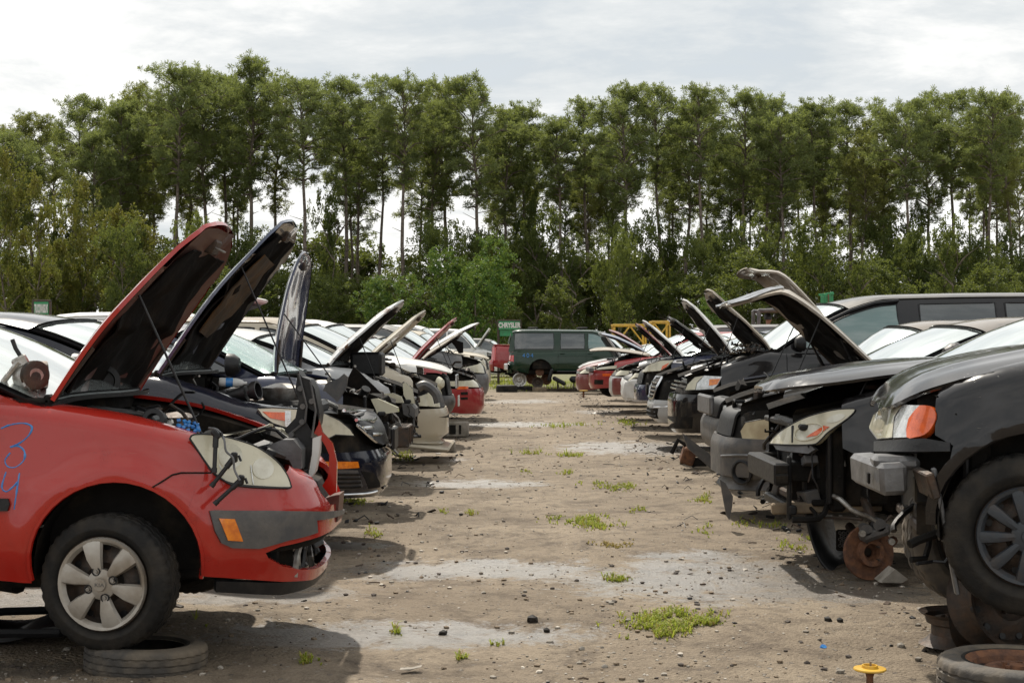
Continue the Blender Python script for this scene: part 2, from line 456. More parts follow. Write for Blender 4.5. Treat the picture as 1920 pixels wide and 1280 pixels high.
class Car:
    """local frame: nose at x=0, tail at x=-L, left side y+, z up from the tyre contact"""
    def __init__(s, kind='car', label='', cat='car', Yc=10, nose=730, side='L', lift=.25, yaw=0, pitch=0, group=None, **k):
        d = dict(L=4.6, W=.9, zn=.72, zc=.98, tcowl=1.35, zbelt=.95, tbelt=2.4, ztail=.98, r=.09, zs=.24, tcn=1.15, mn=3.6, pn=2.2,
                 ta=.92, tr=3.6, ra=.35, za=.33, rw=.31, roof=None, lean=.34, fo=None, zbb=.2, zbt=.6, tb=.62,
                 hood=0, paint='p_navy', hoodmat=None, step=.06, near=True, droop=None, hcrown=.05, ledge=.05, glass='wind', sglass='glass',
                 roofmat=None, bumper=True, bumpmat=None, guts=False, lamp=None, wheels=((1, 1), (1, -1), (0, 1), (0, -1)), lamps=True, fenders=True,
                 doors=(1.45, 2.35, 3.25), pillars=None, grille=True, crumple=0, lining='lining', zprof=None, parts=True, window_open=False, tailgate=None, skip=(),
                 nofold=False, zcr=.74, hoodpoly=None, zmud=None, hoodedge=0.0)
        d.update(k); s.__dict__.update(d); s.side = side; s.kind = kind
        s.ns = -1 if side == 'L' else 1
        X = (nose - 960) / F * Yc if nose is not None else k.get('X0', 0)
        s.root = thing(kind, label, cat, (X, Yc, lift), (0 if side == 'L' else PI) + yaw, group)
        s.root.rotation_euler[1] = pitch
        s.Mw = Matrix.Translation((X, Yc, lift)) @ s.root.rotation_euler.to_matrix().to_4x4()
        # plan outline by arc length
        pts = []
        N = 60
        for i in range(N + 1):
            q = (i / N) ** 2.2; y = s.W * (1 - (1 - q) ** s.pn) ** (1 / s.mn); pts.append((q * s.tcn, y))
        Lr = s.L - .7
        for i in range(1, 20): pts.append((s.tcn + (Lr - s.tcn) * i / 20, s.W * (1 - .012 * (i / 20) ** 2)))
        for i in range(31):
            q = (1 - i / 30) ** 2; y = s.W * .988 * (1 - (1 - q) ** 2.2) ** (1 / 4.5) if i < 30 else 0; pts.append((Lr + .7 * (1 - q), max(y, 0)))
        s.T = [p[0] for p in pts]; s.Yy = [p[1] for p in pts]; s.U = [0.0]
        for i in range(1, len(pts)): s.U.append(s.U[-1] + math.hypot(pts[i][0] - pts[i - 1][0], pts[i][1] - pts[i - 1][1]))
        s.NN = []
        for i in range(len(pts)):
            a_, b_ = max(i - 2, 0), min(i + 2, len(pts) - 1); dt = pts[b_][0] - pts[a_][0]; dy = pts[b_][1] - pts[a_][1]; q = math.hypot(dt, dy)
            s.NN.append((dy / q, dt / q) if i > 2 else (1.0, 0.0))
        s.zf = interp(s.zprof or [(0, s.zn - .05), (.1, s.zn), (.5, s.zn + (s.zc - s.zn) * .5), (s.tcowl, s.zc - .01), (s.tbelt, s.zbelt), (s.L - .7, s.ztail), (s.L, s.ztail - .04)])
        s.fof = interp(s.fo or [(.1, .1), (s.zbb, .05), (s.zbb + .12, 0), (s.zbt - .08, 0), (s.zbt, .03), (s.zn, .1), (1.3, .2)])
        s.sof = interp([(.1, .1), (s.zs, .05), (s.zs + .12, .012), (.55, 0), (.75, .008), (.95, .03), (1.3, .06)])
        s.rof = interp([(.1, .12), (.3, .02), (.6, 0), (.65, .06), (1.2, .1)])
        if s.roof is None:
            s.roof = [(s.tcowl, s.zc), (s.tcowl + .85, 1.36), (s.tcowl + 1.2, 1.43), (s.tcowl + 1.9, 1.44), (s.tcowl + 2.3, 1.36), (s.L - .75, 1.02)]

    def u(s, t):                                # arc length of a point t behind the nose (positive side)
        T = s.T
        i = min(max(bisect_right(T, t), 1), len(T) - 1)
        k = (t - T[i - 1]) / max(T[i] - T[i - 1], 1e-9)
        return s.U[i - 1] + (s.U[i] - s.U[i - 1]) * min(max(k, 0), 1)

    def planY(s, t):
        i = min(max(bisect_right(s.T, t), 1), len(s.T) - 1)
        k = (t - s.T[i - 1]) / max(s.T[i] - s.T[i - 1], 1e-9)
        return s.Yy[i - 1] + (s.Yy[i] - s.Yy[i - 1]) * min(max(k, 0), 1)

    def P(s, u, z):
        a = abs(u); sg = 1 if u >= 0 else -1; U = s.U
        i = min(max(bisect_right(U, a), 1), len(U) - 1)
        k = (a - U[i - 1]) / (U[i] - U[i - 1])
        t = s.T[i - 1] + (s.T[i] - s.T[i - 1]) * k; y = s.Yy[i - 1] + (s.Yy[i] - s.Yy[i - 1]) * k
        # averaged normal
        n0, n1 = s.NN[i - 1], s.NN[i]; nx = n0[0] + (n1[0] - n0[0]) * k; ny = n0[1] + (n1[1] - n0[1]) * k   # nx forward, ny outward
        l = math.hypot(nx, ny); nx /= l; ny /= l
        if a < .12: q = a / .12; ny *= q; nx = math.sqrt(max(0, 1 - ny * ny))
        w = nx * nx * (1 if nx > 0 else -1)
        o = (s.fof(z) * w if w > 0 else s.rof(z) * -w) + s.sof(z) * (1 - abs(w))
        zf = s.zf(t); d = zf - z; r = s.r; zz = z
        sd = 1 - abs(w)
        if sd > .05:                              # flared arches and a pressed crease along the flank
            for tc_ in (s.ta, s.tr):
                if abs(t - tc_) < .7 and z > s.za - .15:
                    q = math.hypot(t - tc_, z - s.za) - s.ra; o -= sd * .02 * math.exp(-((q - .03) / .055) ** 2)
            o -= sd * .009 / (1 + math.exp(max(-30, min(30, (z - s.zcr) / .008))))
        if d < r and not s.nofold:
            if d >= 0: o += r - math.sqrt(max(0, r * r - (r - d) ** 2))
            else: o += r - d; zz = zf + .12 * (-d)
        x = -t; yy = y - o * ny
        if yy < 0 and s.L > t > .3: yy = 0
        p = Vector((x - o * nx, yy * sg, zz))
        if s.crumple and t < 1.1:
            c = s.crumple * (1.1 - t)
            p += Vector(noise.noise_vector(p * 3.1)) * c * .5 + Vector(noise.noise_vector(p * 9)) * c * .15
        return p

    def proj(s, u, z):
        q = s.Mw @ s.P(u, z)
        return 960 + F * q.x / q.y, YH + F * (HC - q.z) / q.y

    def trc(s, pts):                              # photo outline -> (u, z) on the body's visible side
        if not hasattr(s, '_g'):
            us = [s.ns * (-.7 + i * .06) for i in range(int((s.L + .4) / .06))]
            s._g = [(u, z * .04, *s.proj(u, z * .04)) for u in us for z in range(3, 34) if z * .04 < s.zn + .6]
        out = []
        for px, py in pts:
            b = min(s._g, key=lambda g: (g[2] - px) ** 2 + (g[3] - py) ** 2)
            u, z = b[0], b[1]
            for _ in range(5):
                x, y = s.proj(u, z); e = 1e-3
                xu, yu = s.proj(u + e, z); xz, yz = s.proj(u, z + e)
                a, c, bq, d = (xu - x) / e, (yu - y) / e, (xz - x) / e, (yz - y) / e
                D = a * d - bq * c
                if abs(D) < 1e3: break
                du = ((px - x) * d - (py - y) * bq) / D; dz = ((py - y) * a - (px - x) * c) / D
                u += max(-.05, min(.05, du)); z += max(-.05, min(.05, dz))
            out.append((u, z))
        return out

    def trp(s, name, pts, mat, off=.006, thick=.01, parent=None, step=None, raw=None, fn=None, nf=False):
        s.nofold = nf
        if nf and hasattr(s, '_g'): del s._g
        mb = MB(); poly = raw or s.trc(pts)
        if nf: del s._g
        try: patch(mb, poly, s.P, step or s.step * .6, off=off, thick=thick, fn=fn)
        except Exception as ex: print('patch fail', name, ex); return None
        finally: s.nofold = False
        o = mb.build(name, M[mat] if isinstance(mat, str) else mat, parent or s.root, 45)
        if name == 'headlight' and s.near:
            s.nofold = nf; sb = MB(); ring = []; n_ = len(poly)
            for i in range(n_):
                (u0, z0), (u1, z1) = poly[i], poly[(i + 1) % n_]
                for k in (0, .5):
                    u, z = u0 + (u1 - u0) * k, z0 + (z1 - z0) * k
                    q = (s.P(u + .002, z) - s.P(u - .002, z)).cross(s.P(u, z + .002) - s.P(u, z - .002)).normalized(); ring.append(s.P(u, z) + q * (off - .001))
            s.nofold = False; sb.tube(ring, .0045, 5, closed=True); sb.build('seal', M['seal'], o)
        return o

    def sidepoly(s, pts, sg):                    # (t,z) -> (u,z)
        q = [(s.u(t) * sg, z) for t, z in pts]
        return q

    def panel(s, name, pts, mat, sides=(1, -1), **k):
        o = None
        for sg in sides:
            o = s.trp(name, None, mat, raw=s.sidepoly(pts, sg), off=k.get('off', 0), thick=k.get('thick', .02), parent=k.get('parent'), step=k.get('step', s.step))
        return o

    # greenhouse
    def hw(s, t, z):
        return s.planY(max(t, .5)) - s.r * .75 - .02 - s.lean * max(0, z - s.zf(t) - .01)

    def G(s, sg):
        def f(t, z):
            return Vector((-t, sg * (s.hw(t, z) + .02 * math.sin(max(0, min(1, (z - s.zf(t)) / .45)) * PI)), z))
        return f

    def build_roof(s):
        pr = s.roof; fz = interp(pr)
        ts = [p[0] for p in pr]
        n = 40; q = [ts[0] + (ts[-1] - ts[0]) * i / n for i in range(n + 1)]
        rf, rr = ts[1], ts[-2]
        bow = .22

        def S(t, v):
            z = fz(t); h = s.hw(t, z) - .005
            b = bow * (1 - v * v)
            k = 1 if t <= rf else max(0, 1 - (t - rf) / .5)
            kb = max(0, (t - rr) / max(.01, ts[-1] - rr))
            return Vector((-(t - b * k + b * .6 * kb), h * v, z + (.035 * (1 - v * v) * min(1, (t - ts[0]) / .5)) - .05 * abs(v) ** 7))
        s.RS = S; st = max(s.step, .06)
        rm = s.roofmat or s.paint
        mb = MB(); patch(mb, [(rf, -1), (rr, -1), (rr, 1), (rf, 1)], S, st * 1.5, .2 if not s.near else .1, thick=.02); s.roofo = mb.build('roof', M[rm], s.root)
        mb = MB(); patch(mb, [(ts[0] + .02, -.95), (rf - .02, -.93), (rf - .02, .93), (ts[0] + .02, .95)], S, st * 1.5, .15, off=-.004, thick=.01); ws = mb.build('windshield', M[s.glass], s.root)
        if s.near:
            mb = MB()
            for v0, v1 in ((-.985, -.95), (.95, .985)): patch(mb, [(ts[0] - .01, v0), (rf, v0), (rf, v1), (ts[0] - .01, v1)], S, .1, .1, off=0, thick=.015)
            patch(mb, [(ts[0] - .03, -.97), (ts[0] + .03, -.97), (ts[0] + .03, .97), (ts[0] - .03, .97)], S, .1, .1, off=.002, thick=.02)
            patch(mb, [(rf - .03, -.95), (rf - .002, -.95), (rf - .002, .95), (rf - .03, .95)], S, .1, .1, off=.001, thick=.015)
            mb.build('seal', M['black'], ws)
        mb = MB(); patch(mb, [(rr + .03, -.9), (ts[-1] - .04, -.93), (ts[-1] - .04, .93), (rr + .03, .9)], S, st * 2, .2, off=-.004, thick=.01); mb.build('rear_window', M['glass'], s.root)
        # side frames
        inner = [(t, fz(t) - .055) for t in q]
        bot0 = s.zf(ts[0] + .1) - .06; bot1 = s.zf(ts[-1]) - .06
        for sg in (1, -1):
            poly = [(ts[0] - .02, bot0)] + [(t, s.zf(t) - .05) for t in q[2:-2:3]] + [(ts[-1], bot1)] + inner[::-1]
            poly = [p for i, p in enumerate(poly) if i == 0 or abs(p[0] - poly[i - 1][0]) + abs(p[1] - poly[i - 1][1]) > .004]
            mb = MB(); patch(mb, poly, s.G(sg), st * 2, st * 2, thick=.03 * (1 if sg > 0 else -1), off=0)
            mb.build('window_frame', M[s.paint], s.root)
            pl = s.pillars or [(ts[0] + .2, s.doors[1] - .04), (s.doors[1] + .04, s.doors[2] - .05), (s.doors[2] + .03, ts[-1] - .25)]
            for a, b in pl:
                top = [(t, fz(t) - .055 - .055) for t in [a + (b - a) * i / 14 for i in range(15)]]
                bt = [(t, s.zf(t) + .035) for t, _ in top]
                keep = [i for i in range(15) if top[i][1] > bt[i][1] + .02]
                if len(keep) < 3: continue
                w = [bt[i] for i in keep] + [top[i] for i in keep][::-1]
                mb = MB(); patch(mb, w, s.G(sg), st * 2, st * 2, off=.006 * sg, thick=.01 * sg); wo = mb.build('side_window', M[s.sglass], s.root)
                if s.near and sg == s.ns:
                    mb = MB(); ring = [s.G(sg)(t, z) + Vector((0, sg * .008, 0)) for t, z in w]
                    mb.tube(ring, .011, 5, closed=True); mb.build('window_trim', M['black'], wo)

    # hood
    def hoodS(s, t, y):
        w = max(.2, s.planY(max(t - .03, 0)) - s.r - s.ledge)
        k = min(1, abs(y) / w)
        zz = (s.droop(t) if s.droop else s.zf(t)) + s.hcrown * (1 - k * k) * min(1, t / .25 + .2) + .012 * math.exp(-((k - .62) / .07) ** 2) * min(1, t / .3)
        return Vector((-t, y, zz - .02 * max(0, k - .85) / .15))

    def hoodpoly_(s, ins=0.0):
        t0 = .03 + s.hoodedge + ins; pts = []
        n = 18
        wr = lambda t: max(.02, s.planY(max(t - .03 - s.hoodedge, .0005)) - s.r - s.ledge - ins)
        tt = [t0 + (s.tcowl - .02 - t0) * (i / n) ** 2 for i in range(n + 1)]
        a = [(t, wr(t)) for t in tt]
        a[0] = (t0, a[1][1] * .6)
        return a + [(t, -y) for t, y in a[::-1]]

    def build_hood(s):
        hm = s.hoodmat or s.paint
        hx, hz = -s.tcowl + .02, s.zf(s.tcowl)
        X = Matrix.Translation((hx, 0, hz + (.03 if s.hood else 0))) @ Matrix.Rotation(-R(s.hood), 4, 'Y') @ Matrix.Translation((-hx, 0, -hz))
        s.HX = X
        S = lambda t, y: s.hoodS(t, y)
        Sn = lambda t, y: s.hoodS(t, y)
        mb = MB(); mb.X = X
        # t grows backward, y left: dS/dt x dS/dy points down, so offset is negative upward
        poly = s.hoodpoly_()
        patch(mb, poly, S, s.step * 1.2, thick=-.02, off=-.003)
        h = mb.build('hood', M[hm], s.root, 50); s.hoodo = h
        if not s.hood: return
        # inner frame: pressed steel with ribs
        mb = MB(); mb.X = X

        def fn(t, y):
            e = min(t - .03, s.tcowl - t, max(0, s.planY(t) - s.r - s.ledge - abs(y)))
            v = .5 + .5 * math.cos(y * 9) * math.cos((t - .3) * 5)
            return .02 + (.03 * v if e > .09 else 0)
        patch(mb, s.hoodpoly_(.015), S, s.step * .7, off=0, thick=0, fn=fn)
        mb.build('inner_frame', M['p_redin' if s.paint == 'p_red' else (s.paint if s.paint in ('p_silver', 'p_white', 'p_beige', 'p_crimson') and not s.hoodmat else (hm if s.near and hm != 'p_bluehood' else 'p_fblack'))], h)
        if s.lining:
            mb = MB(); mb.X = X
            pl = s.hoodpoly_(.16 if s.paint == 'p_red' else .13)
            patch(mb, pl, S, s.step * .8, off=.055, thick=.01, fn=lambda t, y: .035 * noise.noise(Vector((t * 5, y * 5, 1))) + .022 * math.exp(-((abs(y) - .15 - .35 * (t - .3)) / .04) ** 2) + .02 * math.exp(-((t - .75 - .2 * y * y) / .04) ** 2))
            mb.build('lining', M[s.lining], h)
        # latch, hinge arms
        mb = MB(); mb.X = X
        he = s.hoodedge; mb.box(S(.16 + he, 0) - Vector((0, 0, .05)), (.08, .14, .05), mi=0)
        mb.tube([S(.16 + he, -.04) - Vector((0, 0, .05)), S(.16 + he, -.04) - Vector((0, 0, .11)), S(.16 + he, .04) - Vector((0, 0, .11)), S(.16 + he, .04) - Vector((0, 0, .05))], .006, 6, mi=1)
        mb.build('latch', [M['rustd'], M['metal']], h)
        for sg in (1, -1) if s.hood > 10 else ():
            mb = MB(); y = sg * (s.planY(s.tcowl) - s.r - s.ledge - .06)
            p = X @ (S(s.tcowl - .3, y) - Vector((0, 0, .03)))
            mb.tube([(-s.tcowl + .0, y, s.zc - .06), (-s.tcowl + .05, y, s.zc + .03), p], .014, 6)
            mb.build('hood_hinge', [M['rustd']], h)
        y = s.ns * (s.planY(.5) - s.r - s.ledge - .1)
        p1 = X @ (S(.62, y) - Vector((0, 0, .03)))
        mb = MB(); mb.tube([(-.5, y, s.zf(.5) - .1), p1], .006, 6); mb.build('prop_rod', M['black'], s.root)

    def build_bay(s, seed=0, t0=.16, rich=True):
        rg = random.Random(seed + int(s.Yc_ * 10) if hasattr(s, 'Yc_') else seed)
        mb = MB()
        w = lambda t: max(.15, s.planY(t) - s.r - s.ledge)
        # inner wings and firewall
        for sg in (1, -1):
            tt = [t0 + (s.tcowl - t0) * i / 8 for i in range(9)]
            vs = []
            for t in tt: vs += [(-t, sg * w(t), s.zf(t) - .015), (-t, sg * (w(t) - .09), s.zf(t) - .05), (-t, sg * (w(t) - .12), .3)]
            mb.add(vs, [[i * 3 + k, i * 3 + k + 1, (i + 1) * 3 + k + 1, (i + 1) * 3 + k] for i in range(8) for k in (0, 1)])
            mb.lathe([(.1, 0), (.1, .03), (.06, .05), (.03, .055), (.001, .06)], (-s.ta - .05, sg * (w(s.ta) - .17), s.zf(s.ta) - .1), (0, 0, 1), 16, 1)
        mb.box((-s.tcowl + .02, 0, s.zc - .22), (.03, 2 * w(s.tcowl), .5))
        mb.box((-s.tcowl - .06, 0, s.zc - .0), (.2, 2 * w(s.tcowl), .03), bev=.01)
        mb.box((-.8, 0, .3), (1.1, 1.2, .04))
        mb.build('engine_bay', [M['shadow'], M['rustd']], s.root)
        mats = [M['black'], M['alu'], M['rustd'], M['grey'], M['metal'], M['cream'], M['shadow']]
        mb = MB()
        wz = w(.5)
        mb.box((-.72, .05, .55), (.62, .75, .34), mi=0, bev=.05)
        mb.box((-.72, .05, .75), (.5, .42, .1), mi=rg.choice((0, 1, 3)), bev=.03)
        for i in range(5): mb.tube([(-.5 - i * .09, .25, .78), (-.44 - i * .09, .38, .74), (-.46 - i * .09, .5, .62)], .022, 8, rg.choice((1, 0)))
        mb.box((-.95, -wz * .62, .62), (.28, .2, .22), mi=0, bev=.02)
        mb.lathe([(.13, 0), (.15, .03), (.15, .09), (.05, .12), (.001, .12)], (-.8, 0.1, .8), (0, 0, 1), 20, rg.choice((0, 4)))
        n = 46 if rich else 16
        for i in range(n):
            t = rg.uniform(.25, s.tcowl - .12); y = rg.uniform(-1, 1) * (w(t) - .16); z = s.zf(t) - rg.uniform(.06, .22) - (.12 if s.hood < 10 else 0)
            k = rg.random(); mi = rg.choice((0, 0, 0, 1, 2, 3, 4, 6, 0, 2))
            if k < .4: mb.box((-t, y, z), (rg.uniform(.03, .14), rg.uniform(.03, .14), rg.uniform(.03, .12)), (rg.uniform(-.4, .4), rg.uniform(-.4, .4), rg.uniform(0, 3)), mi, .008)
            elif k < .62:
                r = rg.uniform(.015, .05); d = Vector((rg.uniform(-1, 1), rg.uniform(-1, 1), rg.uniform(-.3, .6))).normalized() * rg.uniform(.04, .13)
                mb.tube([Vector((-t, y, z)) - d, Vector((-t, y, z)) + d], r, 10, mi)
            else:
                p = Vector((-t, y, z)); pp = [p]; d = Vector((rg.uniform(-1, 1), rg.uniform(-1, 1), .5)).normalized()
                for q in range(5): d = (d + Vector((rg.uniform(-.7, .7), rg.uniform(-.7, .7), rg.uniform(-.9, .4)))).normalized(); p = p + d * rg.uniform(.05, .09); pp.append(Vector((max(-s.tcowl + .1, min(-.2, p.x)), p.y, min(p.z, s.zf(t) + (.05 if s.hood > 10 else -.06)))))
                mb.tube(pp, rg.uniform(.006, .018), 6, mi)
        s.engine = mb.build('engine', mats, s.root)
        # radiator support bar
        mb = MB(); yb = w(.3)
        mb.tube([(-.26, -yb, s.zf(.2) - .12), (-.2, -yb * .5, s.zf(.1) - .09), (-.19, 0, s.zf(.1) - .08), (-.2, yb * .5, s.zf(.1) - .09), (-.26, yb, s.zf(.2) - .12)], .028, 6)
        mb.box((-.24, 0, .5), (.05, yb * 1.5, .4), bev=.01)
        mb.build('radiator_support', M['black'], s.root)

    def build_guts(s, seed=3, z0=.25, z1=None, n=60):
        rg = random.Random(seed); z1 = z1 or s.zn - .08; mb = MB(); w = s.planY(.35)
        mats = [M['shadow'], M['black'], M['rustd'], M['grey'], M['metal'], M['rustd']]
        mb.box((-.4, 0, (z0 + z1) / 2), (.1, w * 1.75, z1 - z0), mi=0, bev=.02)
        mb.box((-.3, 0, (z0 + z1) / 2 + .04), (.03, w * 1.15, (z1 - z0) * .75), mi=4, bev=.005)
        for k in range(13): mb.box((-.283, 0, z0 + .1 + (z1 - z0) * .72 * k / 12), (.012, w * 1.13, .008), mi=1, bev=.001)
        for sg in (1, -1):
            mb.box((-.29, sg * w * .6, (z0 + z1) / 2 + .04), (.05, .05, (z1 - z0) * .85), mi=1); mb.tube([(-.22, sg * w * .3, z1 - .02), (-.2, sg * w * .34, z0 + .3), (-.24, sg * w * .4, z0 + .05)], .012, 6, 1)
        mb.box((-.2, 0, z1), (.07, w * 1.7, .04), mi=1, bev=.01); mb.box((-.22, 0, z0 + .05), (.06, w * 1.3, .05), mi=2, bev=.01)
        for sg in (1, -1):
            mb.box((-.45, sg * w * .62, .5), (.6, .1, .12), mi=1); mb.box((-.34, sg * w * .88, .55), (.03, .05, .5), (0, 0, .2), 1)
            mb.box((-.3, sg * w * .5, z0 + .1), (.06, .12, .2), (.1, .2, 0), 2)
        for i in range(n):
            t = rg.uniform(.16, .5); y = rg.uniform(-1, 1) * w * .92; z = rg.uniform(z0, z1)
            mi = rg.choice((0, 1, 1, 2, 3, 4, 5, 0)); k = rg.random()
            if k < .45: mb.box((-t, y, z), (rg.uniform(.02, .1), rg.uniform(.03, .2), rg.uniform(.03, .14)), (rg.uniform(-.4, .4), rg.uniform(-.4, .4), rg.uniform(-.5, .5)), mi, .006)
            else:
                p = Vector((-t, y, z)); pp = [p]; d = Vector((rg.uniform(-.6, .6), rg.uniform(-1, 1), rg.uniform(-1, .2))).normalized()
                for q in range(5): d = (d + Vector((rg.uniform(-.6, .6), rg.uniform(-.7, .7), rg.uniform(-.6, .3)))).normalized(); p = p + d * rg.uniform(.04, .1); pp.append(Vector((max(-.6, min(-.1, p.x)), p.y, max(z0 - .04, p.z))))
                mb.tube(pp, rg.uniform(.005, .02), 6, mi)
        return mb.build('front_structure', mats, s.root)

    def build(s):
        near = s.near; st = s.step
        zs, ta, ra, za = s.zs, s.ta, s.ra, s.za; fold = .05
        # ---- underbody and wheel wells
        mb = MB()
        mb.box((-s.L / 2 - .15, 0, .34), (s.L - 1.1, s.W * 1.5, .2), bev=.05)
        mb.box((-s.L / 2 - .35, 0, .6), (s.L - 2.4, s.W * 1.84, .4), bev=.05)
        for t, sg in ((ta, 1), (ta, -1), (s.tr, 1), (s.tr, -1)):
            y1 = sg * (s.W - .05); y0 = sg * (s.W - .42)
            A = arc(-t, za, ra - .01, -8, 188, 16)
            mb.add([(x, y1, z) for x, z in A] + [(x, y0, z) for x, z in A], [[i, i + 1, 18 + i, 17 + i] for i in range(16)])
            mb.add([(x, y0, z) for x, z in A] + [(-t, y0, za)], [[i, i + 1, 17] for i in range(16)])
        mb.tube([(-ta, -s.W * .85, za - .03), (-ta, s.W * .85, za - .03)], .03, 8)
        for q in range(10):
            x = -rnd.uniform(.5, s.L - .4); mb.tube([(x, rnd.uniform(-.6, .6), .24), (x - rnd.uniform(.1, .5), rnd.uniform(-.7, .7), .22), (x - rnd.uniform(.3, .7), rnd.uniform(-.7, .7), .26)], rnd.uniform(.015, .04), 7)
        mb.build('underbody', M['shadow'], s.root)
        # ---- side panels
        td, t1, t2 = s.doors; zt = lambda t: s.zf(t) + fold
        tb = s.tb
        g = .004
        if s.fenders:
            bs = ta - (ra + .004) * math.cos(R(30))
            f = [(td - g, zs)] + arc(ta, za, ra, -14, 150, 16) + [(tb - .02, s.zbt + .02)]
            f[1:18] = [(ta + ra * math.cos(R(-12 + 162 * i / 16)), za + ra * math.sin(R(-12 + 162 * i / 16))) for i in range(17)]
            f += [(tb - .1, s.zbt + .06), (tb - .12, zt(tb - .12))]
            f += [(t, zt(t)) for t in [tb + (td - tb) * k / 6 for k in range(0, 6)]] + [(td - g, zt(td))]
            s.panel('fender', f, s.paint)
            for sg in (1, -1):
                mb = MB(); A = arc(ta, za, ra - .004, -10, 190, 22)
                mb.tube([s.P(s.u(t) * sg, z) for t, z in A], .011, 5)
                mb.build('arch_lip', M[s.paint], s.root)
        for a, b, nm in ((td, t1, 'front_door'), (t1, t2, 'rear_door')):
            if b <= a: continue
            bb = b
            d = [(a + g, zs), (a + g, zt(a))] + [(a + (b - a) * k / 5, zt(a + (b - a) * k / 5)) for k in range(1, 5)] + [(b - g, zt(b))]
            if nm == 'rear_door' and s.tr - ra < b:
                d += [(b - g, za + ra + .03), (s.tr - ra * .8, za + ra * .75), (s.tr - ra - .03, zs)]
            else: d += [(b - g, zs)]
            for sg in (1, -1):
                dr = s.trp(nm, None, s.paint, raw=s.sidepoly(d, sg), off=0, thick=.02, step=st * 1.5)
                if near and dr:
                    c = s.P(s.u(b - .14) * sg, s.zf(b) - .12); hb = MB()
                    hb.box(c + Vector((0, sg * .022, 0)), (.16, .03, .028), bev=.012); hb.build('handle', M[s.paint], dr)
        A = [(s.tr + ra * math.cos(R(180 - 192 * i / 16)), za + ra * math.sin(R(180 - 192 * i / 16))) for i in range(17)]
        q = [(t2 + g, zt(t2))] + [(t2 + g, za + ra + .03)] + ([(s.tr - ra * .8, za + ra * .75)] if s.tr - ra < t2 else [(t2 + g, zs), (s.tr - ra, zs)]) + A[(4 if s.tr - ra < t2 else 0):] + [(s.L - .15, zs + .05), (s.L - .15, s.ztail - .0), (s.L - .4, zt(s.L - .4)), (s.L - .8, zt(s.L - .8))]
        s.panel('quarter_panel', q, s.paint, step=st * 1.5)
        ue = s.U[-1]; ub = s.u(s.L - .15)
        for sg in (1, -1):
            s.trp('rear_bumper', None, s.paint, raw=[(ub * sg, .28), (ue * sg, .28), (ue * sg, .62), (ub * sg, .62)], off=.02, thick=.03, step=.12)
            s.trp('tail_panel', None, s.paint, raw=[(ub * sg, .6), (ue * sg, .6), (ue * sg, s.ztail + .02), (ub * sg, s.ztail + .02)], off=0, thick=.02, step=.12)
            s.trp('tail_light', None, 'redlens', raw=[((ub - .1) * sg, .66), ((ub + .3) * sg, .66), ((ub + .3) * sg, s.ztail - .09), ((ub - .1) * sg, s.ztail - .09)], off=.008, thick=.02, step=.12)
        # rear deck
        te = s.roof[-1][0]
        if te < s.L - .25:
            mb = MB(); wd = lambda t: s.planY(t) - s.r - .02
            tt = [te - .03 + (s.L - .12 - te) * k / 5 for k in range(6)]
            patch(mb, [(t, -wd(t)) for t in tt] + [(t, wd(t)) for t in tt[::-1]], lambda t, y: Vector((-t, y, s.zf(t) + .03 * (1 - (y / s.W) ** 2))), .12, thick=-.02, off=-.002)
            mb.build('trunk_lid', M[s.paint], s.root)
        # ---- front clip
        if not s.guts and s.bumper:
            ubm = s.u(tb); bm_ = s.bumpmat or s.paint
            lipt = ta - ra * math.cos(R(-8)); ul = s.u(max(.25, lipt - .004)); zu = s.u(ta - ra * math.cos(R(30)))
            pl = [(0, s.zbb), (.3, s.zbb), (ul * .8, s.zbb + .02), (ul, s.zbb + .05), (s.u(ta - ra * math.cos(R(12))), za + ra * math.sin(R(12))), (zu, za + ra * .5), (min(ubm, zu), s.zbt), (.35, s.zbt), (0, s.zbt)]
            pl = pl + [(-a, b) for a, b in pl[::-1][1:-1]]
            if 'bumper' not in s.skip:
                s.bump = s.trp('front_bumper', None, bm_, raw=pl, off=.004, thick=.03)
        if not s.guts and s.grille:
            ug = .42
            s.trp('grille', None, 'black', raw=[(-ug, s.zbt + .01), (ug, s.zbt + .01), (ug, s.zn - .03), (-ug, s.zn - .03)], off=-.012, thick=.02)
        if not s.guts:
            uf = s.u(.45)
            s.trp('front_shade_sheet', None, 'shadow', raw=[(-uf, s.zbb + .08), (uf, s.zbb + .08), (uf, s.zn - .04), (-uf, s.zn - .04)], off=-.05, thick=0, step=.1)  # dark sheet behind the nose, painted shade where gaps would show through
        if s.lamps:
            u0, u1 = s.u(.02) + .12, s.u(tb - .06)
            zt_ = s.zn + .01
            for sg in (1, -1):
                s.trp('headlight', None, 'lamp', raw=[(u0 * sg, s.zbt + .015), (u1 * sg, s.zbt + .05), (u1 * sg * 1.02, s.zbt + .12), (u0 * sg, zt_ - .03)], off=.008, thick=.04)
        if 'greenhouse' not in s.skip: s.build_roof()
        if 'hood' not in s.skip: s.build_hood()
        if s.hood or s.guts: s.build_bay(seed=int(s.root.location.y * 7))
        if s.guts: s.build_guts(seed=int(s.root.location.y * 5))
        if near and 'mirror' not in s.skip:
            for sg in (1, -1):
                mb = MB(); c = s.G(sg)(s.tcowl + .32, s.zf(s.tcowl + .3) + .1) + Vector((0, sg * .1, 0))
                mb.X = Matrix.Translation(c)
                mb.lathe([(.001, -.09), (.06, -.085), (.095, -.04), (.1, .02), (.085, .03), (.001, .03)], (0, 0, 0), (-1, 0, 0), 16)
                mb.tube([(0, 0, -.02), (0, -sg * .13, -.08)], .02, 6)
                mb.X = Matrix()
                mb.build('side_mirror', M['black'], s.root)
